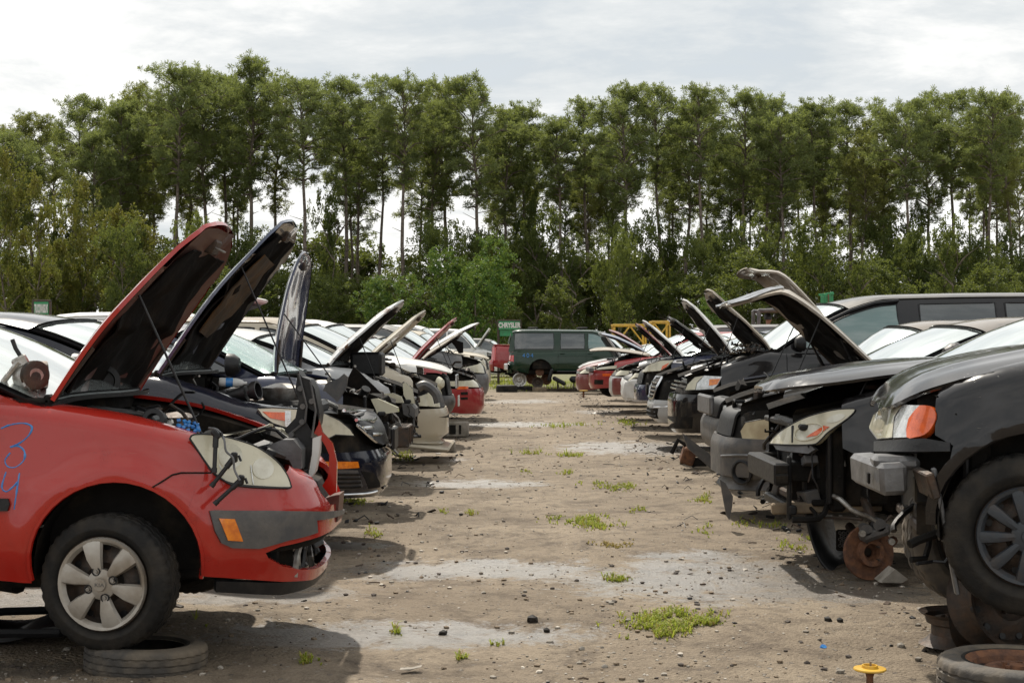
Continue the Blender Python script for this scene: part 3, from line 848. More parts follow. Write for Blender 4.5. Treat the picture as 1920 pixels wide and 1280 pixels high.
        for fr, sg in s.wheels:
            t = ta if fr else s.tr
            wheel(s.root, (-t, sg * (s.W - .115), s.rw if not hasattr(s, 'wz') else s.wz), s.rw, .2, s.rw * .62, side=sg, near=near and fr, rim='rustd')
        return s


# ------------------------------------------------------------------ camera, sun, sky
cam = bpy.data.cameras.new('camera'); cam.sensor_width = 36; cam.lens = F / 1920 * 36; cam.clip_end = 3000; cam.clip_start = .1
co = bpy.data.objects.new('camera', cam); COL.objects.link(co); co.location = (0, 0, HC)
co.rotation_euler = (PI / 2 + math.atan((YH - 640) / F), 0, 0); scene.camera = co
SUN = Vector((-.17, .6, .79)).normalized()          # direction towards the sun
sl = bpy.data.lights.new('sun', 'SUN'); sl.energy = 5.0; sl.angle = R(1.2); sl.color = (1, .93, .82)
so = bpy.data.objects.new('sun', sl); COL.objects.link(so); so.rotation_euler = (-SUN).to_track_quat('-Z', 'Y').to_euler()
wd = bpy.data.worlds.new('World'); scene.world = wd; wd.use_nodes = True
n = wd.node_tree.nodes; l = wd.node_tree.links
bg = n['Background']; sky = n.new('ShaderNodeTexSky'); sky.sky_type = 'NISHITA'; sky.sun_disc = False
sky.sun_elevation = math.asin(SUN.z); sky.sun_rotation = math.atan2(SUN.x, SUN.y); sky.dust_density = 2.5
tc = n.new('ShaderNodeTexCoord'); sp = n.new('ShaderNodeSeparateXYZ'); l.new(tc.outputs['Generated'], sp.inputs[0])


def wm(op, a, b):
    m = n.new('ShaderNodeMath'); m.operation = op
    for i, v in ((0, a), (1, b)):
        if hasattr(v, 'is_linked'): l.new(v, m.inputs[i])
        else: m.inputs[i].default_value = v
    return m.outputs[0]


zz = wm('ADD', wm('MAXIMUM', sp.outputs[2], 0.0), .13)
cv = n.new('ShaderNodeCombineXYZ'); l.new(wm('DIVIDE', sp.outputs[0], zz), cv.inputs[0]); l.new(wm('DIVIDE', sp.outputs[1], zz), cv.inputs[1])


def wnoise(scale, detail, rough, off, dist=0):
    mp = n.new('ShaderNodeMapping'); l.new(cv.outputs[0], mp.inputs[0]); mp.inputs['Location'].default_value = off
    t = n.new('ShaderNodeTexNoise'); l.new(mp.outputs[0], t.inputs['Vector'])
    for k, v in (('Scale', scale), ('Detail', detail), ('Roughness', rough), ('Distortion', dist)): t.inputs[k].default_value = v
    return t.outputs['Fac']


def wramp(f, els):
    r = n.new('ShaderNodeValToRGB'); l.new(f, r.inputs[0]); e = r.color_ramp.elements
    while len(e) < len(els): e.new(.5)
    for i, (p, c) in enumerate(els): e[i].position = p; e[i].color = (*c, 1)
    return r.outputs[0]


big = wnoise(.75, 9, .6, (3.1, 1.7, 0), .35); fine = wnoise(2.6, 9, .65, (7, 2, 0), .2)
f = wm('ADD', wm('MULTIPLY', big, .66), wm('MULTIPLY', fine, .34))
cloud = wramp(f, [(.38, (6.5, 6.95, 7.2)), (.455, (7.8, 8.05, 8.1)), (.5, (9.3, 9.35, 9.2)), (.56, (10.9, 10.8, 10.5)), (.62, (11.8, 11.8, 11.7))])
cover = wramp(f, [(.3, (.7, .7, .7)), (.42, (.96, .96, .96))])
mx = n.new('ShaderNodeMix'); mx.data_type = 'RGBA'; l.new(cover, mx.inputs[0]); l.new(sky.outputs[0], mx.inputs[6]); l.new(cloud, mx.inputs[7])
l.new(mx.outputs[2], bg.inputs[0]); bg.inputs[1].default_value = .1
scene.view_settings.view_transform = 'Standard'; scene.view_settings.look = 'None'; scene.view_settings.exposure = 0.1; scene.view_settings.gamma = 1
scene.cycles.max_bounces = 7; scene.cycles.transparent_max_bounces = 6; scene.cycles.caustics_reflective = False; scene.cycles.caustics_refractive = False

# ------------------------------------------------------------------ ground
WET = [  # photo centre, photo half-width, half-height of the wet streaks
    (720, 1185, 420, 30), (1330, 1085, 330, 45), (880, 1065, 300, 22), (880, 906, 170, 9), (1200, 838, 190, 14), (960, 795, 160, 6), (980, 752, 110, 3),
    (480, 1110, 220, 22), (80, 1120, 150, 30), (60, 1250, 180, 20), (800, 860, 90, 6), (1560, 1100, 190, 28), (640, 1020, 120, 8), (1130, 772, 80, 3), (850, 820, 60, 3), (1290, 1040, 130, 10), (760, 745, 60, 2)]
WW = []
for px, py, hx, hy in WET:
    c = W(px, py, GY(py)); WW.append((c.x, c.y, hx / F * c.y, (GY(py - hy) - GY(py + hy)) / 2))


def wetness(x, y):
    w = 0
    for cx, cy, a, b in WW:
        d = ((x - cx) / a) ** 2 + ((y - cy) / b) ** 2
        if d < 2.2: w = max(w, 1.15 - d * .75)
    return w


def ground_z(x, y):
    z = .022 * noise.noise(Vector((x * .5, y * .5, 0))) + .012 * noise.noise(Vector((x * 2.1, y * 2.1, 3)))
    z += .007 * noise.noise(Vector((x * 9, y * 7, 3))) + .0035 * noise.noise(Vector((x * 24, y * 22, 1)))
    w = wetness(x, y)
    return z * (1 - .75 * max(0, min(1, w))) - .012 * max(0, min(1, w))


def build_ground():
    xs = [-900, -300, -80, -30, -16, -9, -6, -4.4] + [-3.6 + 7.6 * i / 230 for i in range(231)] + [4.4, 6, 9, 16, 30, 80, 300, 900]
    ys = [-60, -10, 0, 3]; y = 4.6
    while y < 52: ys.append(y); y += max(.018, y * y * .0011)
    ys += [56, 62, 75, 95, 120, 160, 300, 1400]
    vs = []; wet = []
    for y in ys:
        for x in xs:
            w = wetness(x, y) if 4 < y < 55 and abs(x) < 8 else 0
            vs.append((x, y, ground_z(x, y) if -16 < x < 16 and 2 < y < 60 else 0)); wet.append(w)
    k = len(xs)
    me = bpy.data.meshes.new('ground')
    me.from_pydata(vs, [], [(j * k + i, j * k + i + 1, (j + 1) * k + i + 1, (j + 1) * k + i) for j in range(len(ys) - 1) for i in range(k - 1)])
    me.polygons.foreach_set('use_smooth', [True] * len(me.polygons))
    a = me.attributes.new('wet', 'FLOAT', 'POINT'); a.data.foreach_set('value', wet)
    t = NT('gravelly_dirt')
    at = t.node('ShaderNodeAttribute', attribute_name='wet').outputs['Fac']
    n1 = t.noise(.7, 8, .65); n2 = t.noise(6, 8, .7); n3 = t.noise(75, 6, .75)
    vo = t.node('ShaderNodeTexVoronoi', {'Vector': t.co, 'Scale': 55.0}); vo2 = t.node('ShaderNodeTexVoronoi', {'Vector': t.co, 'Scale': 19.0})
    base = t.mix(t.ramp(n1, .4, .65), (.18, .14, .098, 1), (.285, .23, .166, 1))
    base = t.mix(t.ramp(n2, .5, .72), base, (.085, .064, .043, 1))
    base = t.mix(t.math('MULTIPLY', t.ramp(n3, .45, .7), .45), base, (.33, .275, .205, 1))
    sel = t.node('ShaderNodeSeparateColor', {'Color': vo2.outputs['Color']})
    n4 = t.noise(150, 4, .8)
    base = t.mix(t.math('MULTIPLY', t.ramp(n4, .53, .66), .6), base, (.055, .042, .032, 1)); base = t.mix(t.math('MULTIPLY', t.ramp(n4, .3, .42, (1, 1, 1, 1), (0, 0, 0, 1)), .5), base, (.42, .36, .28, 1))
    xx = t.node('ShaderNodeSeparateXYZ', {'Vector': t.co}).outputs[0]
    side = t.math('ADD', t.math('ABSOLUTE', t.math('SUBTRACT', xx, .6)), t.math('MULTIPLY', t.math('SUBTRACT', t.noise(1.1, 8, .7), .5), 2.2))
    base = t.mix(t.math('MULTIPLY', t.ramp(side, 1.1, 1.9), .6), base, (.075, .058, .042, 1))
    stone = t.math('MULTIPLY', t.ramp(vo2.outputs['Distance'], .18, .24, (1, 1, 1, 1), (0, 0, 0, 1)), t.ramp(sel.outputs[0], .5, .52))
    base = t.mix(stone, base, t.mix(sel.outputs[1], (.1, .08, .065, 1), (.38, .34, .29, 1)))
    dirt = t.ramp(t.noise(2.1, 11, .8, dist=.6), .5, .62)
    base = t.mix(t.math('MULTIPLY', dirt, .7), base, (.07, .052, .038, 1))
    wn = t.math('ADD', t.math('ADD', t.math('MULTIPLY', at, .8), t.math('MULTIPLY', t.math('SUBTRACT', t.noise(2.2, 12, .85, dist=.7), .5), 3.6)), t.math('MULTIPLY', t.math('SUBTRACT', t.noise(19, 5, .7), .5), .8))
    wet = t.ramp(wn, .38, .8)
    gr = t.ramp(t.noise(1.3, 6, .7), .55, .7)
    yy = t.node('ShaderNodeSeparateXYZ', {'Vector': t.co}).outputs[1]
    far = t.math('MULTIPLY', t.ramp(t.math('DIVIDE', yy, 100.0), .47, .56), t.math('ADD', t.math('MULTIPLY', gr, .6), .4))
    base = t.mix(far, base, (.09, .13, .025, 1))
    base = t.mix(wet, base, t.mix(.55, base, (.05, .04, .03, 1)))
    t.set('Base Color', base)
    t.set('Coat Weight', t.math('MULTIPLY', wet, .75)); t.set('Coat Roughness', .33)
    pud = t.ramp(wn, 1.3, 1.42)
    rgh = t.mix(wet, (.85, .85, .85, 1), t.mix(t.ramp(t.noise(7, 5, .7), .4, .6), (.3, .3, .3, 1), (.44, .44, .44, 1))); rgh = t.mix(pud, rgh, (.06, .06, .06, 1))
    t.set('Roughness', rgh); t.set('Specular IOR Level', t.math('ADD', t.math('MULTIPLY', wet, .75), .25))
    h = t.math('ADD', t.math('ADD', t.math('MULTIPLY', n3, .5), t.math('MULTIPLY', n2, .9)), t.math('MULTIPLY', t.math('SUBTRACT', 1.0, vo.outputs['Distance']), .5))
    h = t.math('ADD', h, t.math('MULTIPLY', stone, .8))
    h = t.math('MULTIPLY', h, t.math('SUBTRACT', 1.0, t.math('MULTIPLY', wet, .1)))
    h = t.math('MULTIPLY', h, t.math('SUBTRACT', 1.0, t.math('MULTIPLY', pud, .93)))
    t.bump(h, 1.0, .02)
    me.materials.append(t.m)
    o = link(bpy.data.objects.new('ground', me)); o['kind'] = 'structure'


build_ground()

# ------------------------------------------------------------------ trees
def leafmat(name, c1, c2, c3=None, trans=.32):
    t = NT(name)
    oi = t.n.new('ShaderNodeObjectInfo'); geo = t.n.new('ShaderNodeNewGeometry')
    f = t.math('ADD', t.math('MULTIPLY', geo.outputs['Random Per Island'], .75), t.math('MULTIPLY', oi.outputs['Random'], .35))
    col = t.mix(t.ramp(f, .15, .95), c4(c1), c4(c2))
    if c3: col = t.mix(t.ramp(t.noise(.35, 3), .52, .66), col, c4(c3))
    t.set('Base Color', col); t.set('Roughness', .6); t.set('Specular IOR Level', .25)
    tr = t.node('ShaderNodeBsdfTranslucent', {'Color': t.mix(.5, col, (.3, .34, .05, 1))})
    mx = t.node('ShaderNodeMixShader', {'Fac': trans}); t.l.new(t.b.outputs[0], mx.inputs[1]); t.l.new(tr.outputs[0], mx.inputs[2])
    t.l.new(mx.outputs[0], t.out.inputs[0]); return t.m


M['needle'] = leafmat('pine_needles', (.09, .115, .045), (.19, .23, .1), trans=.5)
M['needle2'] = leafmat('yellowish_pine_needles', (.11, .125, .045), (.24, .24, .09), trans=.5)
M['leaf'] = leafmat('broad_leaves', (.036, .058, .018), (.105, .13, .036), trans=.4)
M['leafb'] = leafmat('bright_broad_leaves', (.035, .085, .02), (.09, .18, .035))
M['leafy'] = leafmat('yellowing_leaves', (.07, .085, .022), (.17, .16, .035), (.19, .16, .035))
M['bark'] = plain('pine_bark', (.2, .16, .13), .9, col2=(.075, .06, .048), scale=5, bump=.6, bscale=12)


def clump(vs, fs, c, r, n, ln, wd, rg, up=.35):
    for _ in range(n):
        d = Vector((rg.gauss(0, 1), rg.gauss(0, 1), rg.gauss(up, .9))).normalized()
        a = c + d * r * rg.uniform(.05, .55); b = a + d * ln * rg.uniform(.7, 1.2)
        s = d.orthogonal(); s.rotate(Matrix.Rotation(rg.uniform(0, 6.28), 3, d)); s = s * wd
        k = len(vs); vs += [a - s * .4, b - s, b + s, a + s * .4] if rg.random() < .5 else [a, b - s * .9, b + d * ln * .35, b + s * .9]
        fs.append([k, k + 1, k + 2, k + 3])


def make_pine(seed, H, crown0, Rc, mat='needle', flat=.5, dens=1.0):
    """tall bare-trunked pine: returns (trunk mesh, crown mesh)"""
    rg = random.Random(seed); tb = MB(); vs = []; fs = []
    lean = Vector((rg.gauss(0, .06), rg.gauss(0, .06), 0))
    bend = [Vector((0, 0, H * i / 9)) + lean * i + Vector((rg.gauss(0, .1), rg.gauss(0, .1), 0)) for i in range(10)]
    r0 = H * .0098
    tb.tube(bend, [r0 * (1 - .8 * (i / 9) ** 1.2) for i in range(10)], 8)

    def at(z):
        k = min(8.999, z / H * 9); i = int(k); return bend[i].lerp(bend[i + 1], k - i)
    for i in range(rg.randint(5, 10)):              # dead stubs
        z = H * rg.uniform(.25, crown0); p = at(z); a = rg.uniform(0, 6.28); L = rg.uniform(.6, 2)
        tb.tube([p, p + Vector((math.cos(a) * L, math.sin(a) * L, rg.uniform(-.1, .5) * L))], [.035, .012], 4)
    nb = int(38 * dens)
    for i in range(nb):
        q = (i + rg.random()) / nb; z = H * (crown0 + (1 - crown0) * q); p = at(min(z, H * .99))
        prof = (math.sin(min(1, q * 1.35 + .12) * PI * .5)) * (1 - max(0, q - flat) ** 1.7 / (1 - flat) ** 1.7 * .75)
        L = Rc * prof * rg.uniform(.55, 1.12); a = i * 2.4 + rg.uniform(-.5, .5); el = .15 + .75 * q + rg.uniform(-.15, .2)
        d = Vector((math.cos(a) * math.cos(el), math.sin(a) * math.cos(el), math.sin(el)))
        pts = [p]; side = Vector((-math.sin(a), math.cos(a), 0))
        for k in range(1, 5): pts.append(p + d * L * k / 4 + Vector((0, 0, .1 * L * math.sin(k * 1.3))) + side * rg.gauss(0, .08) * L)
        tb.tube(pts, [.07 * (1 - .75 * k / 4) * (1.25 - q) + .012 for k in range(5)], 5)
        tuf = max(3, int(L * 3.7 * dens))
        for k in range(tuf):
            s = rg.uniform(.38, 1.05) ** .8; j = min(3.999, s * 4); b = pts[int(j)].lerp(pts[min(4, int(j) + 1)], j - int(j))
            c = b + Vector((rg.gauss(0, .22) * L * .5, rg.gauss(0, .22) * L * .5, rg.gauss(.12, .25) * L * .28))
            if rg.random() < .5: tb.tube([b, c], [.02, .012], 3)
            for _ in range(2):
                c2 = c + Vector((rg.gauss(0, .3), rg.gauss(0, .3), rg.gauss(0, .18)))
                clump(vs, fs, c2, .16, 30, .27, .021, rg, .5)
    tm = tb.mesh('trunk', [M['bark']])
    cm = bpy.data.meshes.new('crown'); cm.from_pydata([tuple(v) for v in vs], [], fs); cm.materials.append(M[mat])
    return tm, cm


def make_broad(seed, H, Rw, z0, mat='leaf', n=520, trunks=1, gap=.35, lf=.17):
    rg = random.Random(seed); tb = MB(); vs = []; fs = []
    for q in range(trunks):
        x = rg.gauss(0, .5) * (trunks > 1); y = rg.gauss(0, .5) * (trunks > 1)
        pts = [Vector((x + rg.gauss(0, .1) * i, y + rg.gauss(0, .1) * i, H * .85 * i / 6)) for i in range(7)]
        tb.tube(pts, [.13 * (1 - i / 7.5) * H / 10 for i in range(7)], 7)
        for i in range(12):
            z = rg.uniform(.2, .85); p = pts[min(6, int(z * 7))]; a = rg.uniform(0, 6.28); L = Rw * rg.uniform(.5, .95)
            tb.tube([p, p + Vector((math.cos(a) * L * .5, math.sin(a) * L * .5, L * .35)), p + Vector((math.cos(a) * L, math.sin(a) * L, L * .55))], [.05, .03, .012], 5)
    sub = [(Vector((rg.gauss(0, .45) * Rw, rg.gauss(0, .45) * Rw, z0 + (H - z0) * rg.random() ** .8)), rg.uniform(.3, .52) * Rw) for _ in range(26)]
    for _ in range(n):
        c0, r0 = rg.choice(sub)
        d = Vector((rg.gauss(0, 1), rg.gauss(0, 1), rg.gauss(.25, .8))).normalized()
        c = c0 + d * r0 * rg.uniform(.5, 1.0)
        if c.z < .2 or noise.noise(c * .8 + Vector((seed, 0, 0))) < -gap: continue
        clump(vs, fs, c, .36, 18, lf * .8, lf * .34, rg, 0)
    tm = tb.mesh('trunk', [M['bark']])
    cm = bpy.data.meshes.new('crown'); cm.from_pydata([tuple(v) for v in vs], [], fs); cm.materials.append(M[mat])
    return tm, cm


PINES = [make_pine(1, 22, .56, 4.2), make_pine(2, 22, .6, 3.7, 'needle2'), make_pine(3, 22, .66, 4.5, flat=.6), make_pine(4, 22, .56, 3.9, dens=1.15), make_pine(5, 22, .68, 3.4, dens=.9),
         make_pine(6, 22, .58, 5.0, flat=.4, dens=1.15), make_pine(7, 22, .57, 3.4, 'needle2'), make_pine(8, 22, .7, 3.8, flat=.45), make_pine(9, 22, .58, 4.6, 'needle2', flat=.55, dens=1.1), make_pine(10, 22, .63, 4.0, flat=.65)]
BROADS = {'leaf': [make_broad(21, 10, 3.2, .6, n=900), make_broad(22, 10, 2.5, 1.5, trunks=2, n=620, gap=.2), make_broad(23, 10, 3.6, .2, n=1000)],
          'leafy': [make_broad(31, 10, 2.9, 1.2, 'leafy', n=700, gap=.3), make_broad(32, 10, 2.2, 2.5, 'leafy', n=480, gap=.15)],
          'leafb': [make_broad(41, 10, 3.3, .3, 'leafb', n=1100, gap=.45), make_broad(42, 10, 2.6, .8, 'leafb', n=700)]}
COUNT = {}


def where(px):
    for lim, t in ((60, 'at far left edge'), (200, 'left of red hood'), (330, 'over red hatchback'), (440, 'over red hood'), (560, 'over tall navy hood'),
                   (680, 'over silver sedan'), (790, 'over peeling hood'), (910, 'over crimson coupe'), (1000, 'above CHRYSLER sign'), (1130, 'above green suv'),
                   (1220, 'above yellow rack'), (1330, 'above bent white hood'), (1430, 'above yard loader'), (1540, 'above tan hoods'), (1640, 'above green rack'),
                   (1760, 'above minivan windshield'), (1860, 'above minivan roof')):
        if px < lim: return t
    return 'at far right edge'


def plant(protos, px, py, Y, kind, desc, cat, group, rg, H0, wide=1.0, k=None):
    H = HC + (YH - py) / F * Y
    tm, cm = protos[rg.randrange(len(protos)) if k is None else k]
    w = where(px); key = (desc, w); COUNT[key] = COUNT.get(key, 0) + 1
    o = thing(kind, '%s|%s' % (desc, w), cat, ((px - 960) / F * Y, Y, -.05), rg.uniform(0, 6.28), group)
    s = H / H0; o.scale = (s * wide * rg.uniform(.92, 1.08), s * wide * rg.uniform(.92, 1.08), s)
    link(bpy.data.objects.new('trunk', tm), o); link(bpy.data.objects.new('crown', cm), o)
    o['px'] = px
    TREES.append(o); return o


TREES = []
rg = random.Random(5)
SIL = [(18, 268), (62, 235), (128, 195), (178, 262), (232, 205), (262, 172), (325, 146), (390, 148), (430, 165), (474, 124), (520, 190), (578, 172), (655, 170), (705, 225), (758, 172), (800, 205), (836, 176), (905, 163), (950, 220), (1000, 214), (1060, 235), (1105, 205), (1178, 178),
       (1245, 178), (1282, 210), (1322, 180), (1390, 190), (1432, 205), (1470, 235), (1545, 208), (1600, 212), (1612, 268), (1660, 225), (1702, 210), (1745, 228), (1792, 192), (1850, 200), (1908, 196)]
for i, (px, py) in enumerate(SIL):
    plant(PINES, px, py, 108 + (i * 37 % 11), 'pine_tree', 'tall skyline pine', 'pine tree', 'tall pines of the skyline', rg, 22, .93)
for i in range(54):                               # pines standing deeper in the belt
    px = rg.uniform(-20, 1940)
    if i < 26: px = rg.uniform(1000, 1940)
    elif i < 42: px = rg.uniform(180, 960)
    if 690 < px < 780: continue
    sil = min(SIL, key=lambda s: abs(s[0] - px))[1]
    plant(PINES, px, sil + rg.uniform(35, 120), rg.uniform(118, 138), 'pine_tree', 'thin set-back pine', 'pine tree', 'pines deeper in the belt', rg, 22, .85)
for px, py, k in [(12, 300, 1), (70, 345, 1), (150, 350, 1), (215, 400, 1), (45, 440, 1), (120, 460, 1), (265, 440, 1)]:
    plant(BROADS['leafy'], px, py, rg.uniform(92, 100), 'broadleaf_tree', 'yellowing broadleaf tree', 'tree', 'yellowing broadleaf trees', rg, 10, .85 if py > 360 else .55, k)
for px, py, m, k in [(885, 465, 'leafb', 0), (845, 500, 'leafb', 1), (935, 510, 'leafb', 1), (700, 530, 'leafb', 1), (1330, 560, 'leafb', 1)]:
    plant(BROADS[m], px, py, rg.uniform(84, 90), 'broadleaf_tree', 'bushy bright green broadleaf tree', 'tree', 'bright green broadleaf trees', rg, 10, 1.0, k)
for i in range(66):
    px = -10 + i * 30 + rg.uniform(-14, 14)
    py = (rg.uniform(440, 555) if px > 800 else rg.uniform(470, 570)) if i % 4 else rg.uniform(400, 460)
    if 480 < px < 800: py = rg.uniform(510, 565)
    plant(BROADS['leaf'], px, py, rg.uniform(93, 112), 'broadleaf_tree', 'dark broadleaf undergrowth tree', 'tree', 'dark broadleaf undergrowth trees', rg, 10, 1.15 if py > 480 else .6)
for i in range(34):
    px = -10 + i * 58 + rg.uniform(-20, 20)
    if 685 < px < 765: continue
    plant(BROADS['leaf'], px, rg.uniform(440, 520), rg.uniform(124, 136), 'broadleaf_tree', 'deep shaded broadleaf behind pines', 'tree', 'shaded broadleaf trees behind the pines', rg, 10, 1.1)
for px, py in [(620, 340), (985, 355), (1010, 400), (440, 430), (1250, 400), (1500, 440), (1800, 430)]:
    plant(BROADS['leaf'], px, py, rg.uniform(100, 114), 'broadleaf_tree', 'slim vine-covered tree between pines', 'tree', 'vine-covered trees between the pines', rg, 10, .42 if py < 400 else .6, 1)
ORD = ['first', 'second', 'third', 'fourth', 'fifth', 'sixth', 'seventh', 'eighth', 'ninth', 'tenth', 'eleventh', 'twelfth']
bykey = {}
for o in TREES: bykey.setdefault(o['label'], []).append(o)
for k, os_ in bykey.items():
    d, w = k.split('|'); os_.sort(key=lambda o: o['px'])
    for i, o in enumerate(os_):
        if len(os_) == 1: o['label'] = '%s %s' % (d, w)
        else: o['label'] = '%s %s, %s from left of %d' % (d, w, ORD[i], len(os_))
for o in TREES: del o['px']

# ------------------------------------------------------------------ small ground things
def ripple_stone(rg, r, flat=.6):
    bm = bmesh.new(); bmesh.ops.create_icosphere(bm, subdivisions=1, radius=r)
    o = Vector((rg.uniform(0, 99), 0, 0))
    vs = [Vector((v.co.x, v.co.y * rg.uniform(.85, 1), v.co.z * flat)) * (1 + .45 * noise.noise(v.co / r * 1.3 + o)) for v in bm.verts]
    fs = [[v.index for v in f.verts] for f in bm.faces]; bm.free(); return vs, fs


def scatter_gravel():
    rg = random.Random(3); mb = MB(); lib = [ripple_stone(rg, 1) for _ in range(14)]
    for i in range(15000):
        y = 4.7 + (rg.random() ** 2.0) * 34; x = rg.uniform(-.42, .42) * y if rg.random() < .5 else rg.uniform(-2.3, 2.6)
        if noise.noise(Vector((x * .8, y * .5, 9))) < rg.uniform(-.5, .35): continue
        r = rg.choice((.003, .003, .004, .004, .004, .005, .005, .006, .007, .007, .009, .015)) * (1 + y * .02); vs, fs = lib[rg.randrange(14)]
        q = Matrix.Translation((x, y, ground_z(x, y) + r * .25)) @ Matrix.Rotation(rg.uniform(0, 6.28), 4, 'Z') @ Matrix.Scale(r, 4)
        mb.X = q; mb.add(vs, fs, rg.choice((0, 0, 1, 1, 2, 3)))
    o = mb.build('gravel', [M['concrete'], plain('brown_pebbles', (.2, .15, .1), .9, scale=30), plain('dark_pebbles', (.07, .055, .045), .9, scale=30), plain('pale_pebbles', (.5, .45, .38), .8, scale=30)])
    o['kind'] = 'stuff'; o['label'] = 'loose gravel strewn over the dirt aisle'
    mb = MB()                                       # dark litter: shards, twigs, crumbs of plastic
    for i in range(1100):
        y = 4.9 + (rg.random() ** 1.35) * 36; sd = rg.random()
        x = rg.uniform(-1.6, 2.2) if sd < .45 else (rg.uniform(-2.4, -.5) if sd < .7 else rg.uniform(.9, 3.0))
        if noise.noise(Vector((x * 1.3, y * .8, 4))) < rg.uniform(-.05, .42): continue
        z = ground_z(x, y) + .004; k = rg.random()
        if k < .5: mb.box((x, y, z), (rg.uniform(.008, .05), rg.uniform(.006, .03), rg.uniform(.003, .014)), (rg.uniform(-.3, .3), rg.uniform(-.3, .3), rg.uniform(0, 3)), rg.choice((0, 0, 1, 2)), .002)
        elif k < .8:
            a = rg.uniform(0, 6.28); L = rg.uniform(.03, .15)
            mb.tube([(x, y, z), (x + math.cos(a) * L * .5, y + math.sin(a) * L * .5, z + .004), (x + math.cos(a + .4) * L, y + math.sin(a + .4) * L, z)], rg.uniform(.002, .005), 4, rg.choice((0, 1, 3)))
        else:
            vs, fs = lib[rg.randrange(14)]; r = rg.uniform(.006, .017)
            mb.X = Matrix.Translation((x, y, z)) @ Matrix.Rotation(rg.uniform(0, 6), 4, 'Z') @ Matrix.Scale(r, 4); mb.add(vs, fs, rg.choice((0, 2))); mb.X = Matrix()
    for i in range(420):                            # oily scraps along the feet of both rows
        y = 11 + (rg.random() ** 1.1) * 34; x = rg.gauss(-1.15, .35) if rg.random() < .5 else rg.gauss(2.15, .28)
        k = rg.random(); z = ground_z(x, y) + .012
        if k < .6: mb.box((x, y, z), (rg.uniform(.02, .09), rg.uniform(.015, .05), rg.uniform(.005, .025)), (rg.uniform(-.4, .4), rg.uniform(-.4, .4), rg.uniform(0, 3)), rg.choice((0, 0, 1, 2)), .005)
        else:
            a = rg.uniform(0, 6.28); L = rg.uniform(.05, .17); mb.tube([(x, y, z), (x + math.cos(a) * L * .5, y + math.sin(a) * L * .5, z + .03), (x + math.cos(a + .5) * L, y + math.sin(a + .5) * L, z)], rg.uniform(.003, .007), 5, rg.choice((0, 1)))
    o = mb.build('litter', [M['black'], plain('bark_litter', (.09, .06, .04), .9), plain('dark_clods', (.06, .045, .034), .85, bump=.4), M['wood']])
    o['kind'] = 'stuff'; o['label'] = 'dark twigs, clods and plastic crumbs on the dirt'


scatter_gravel()


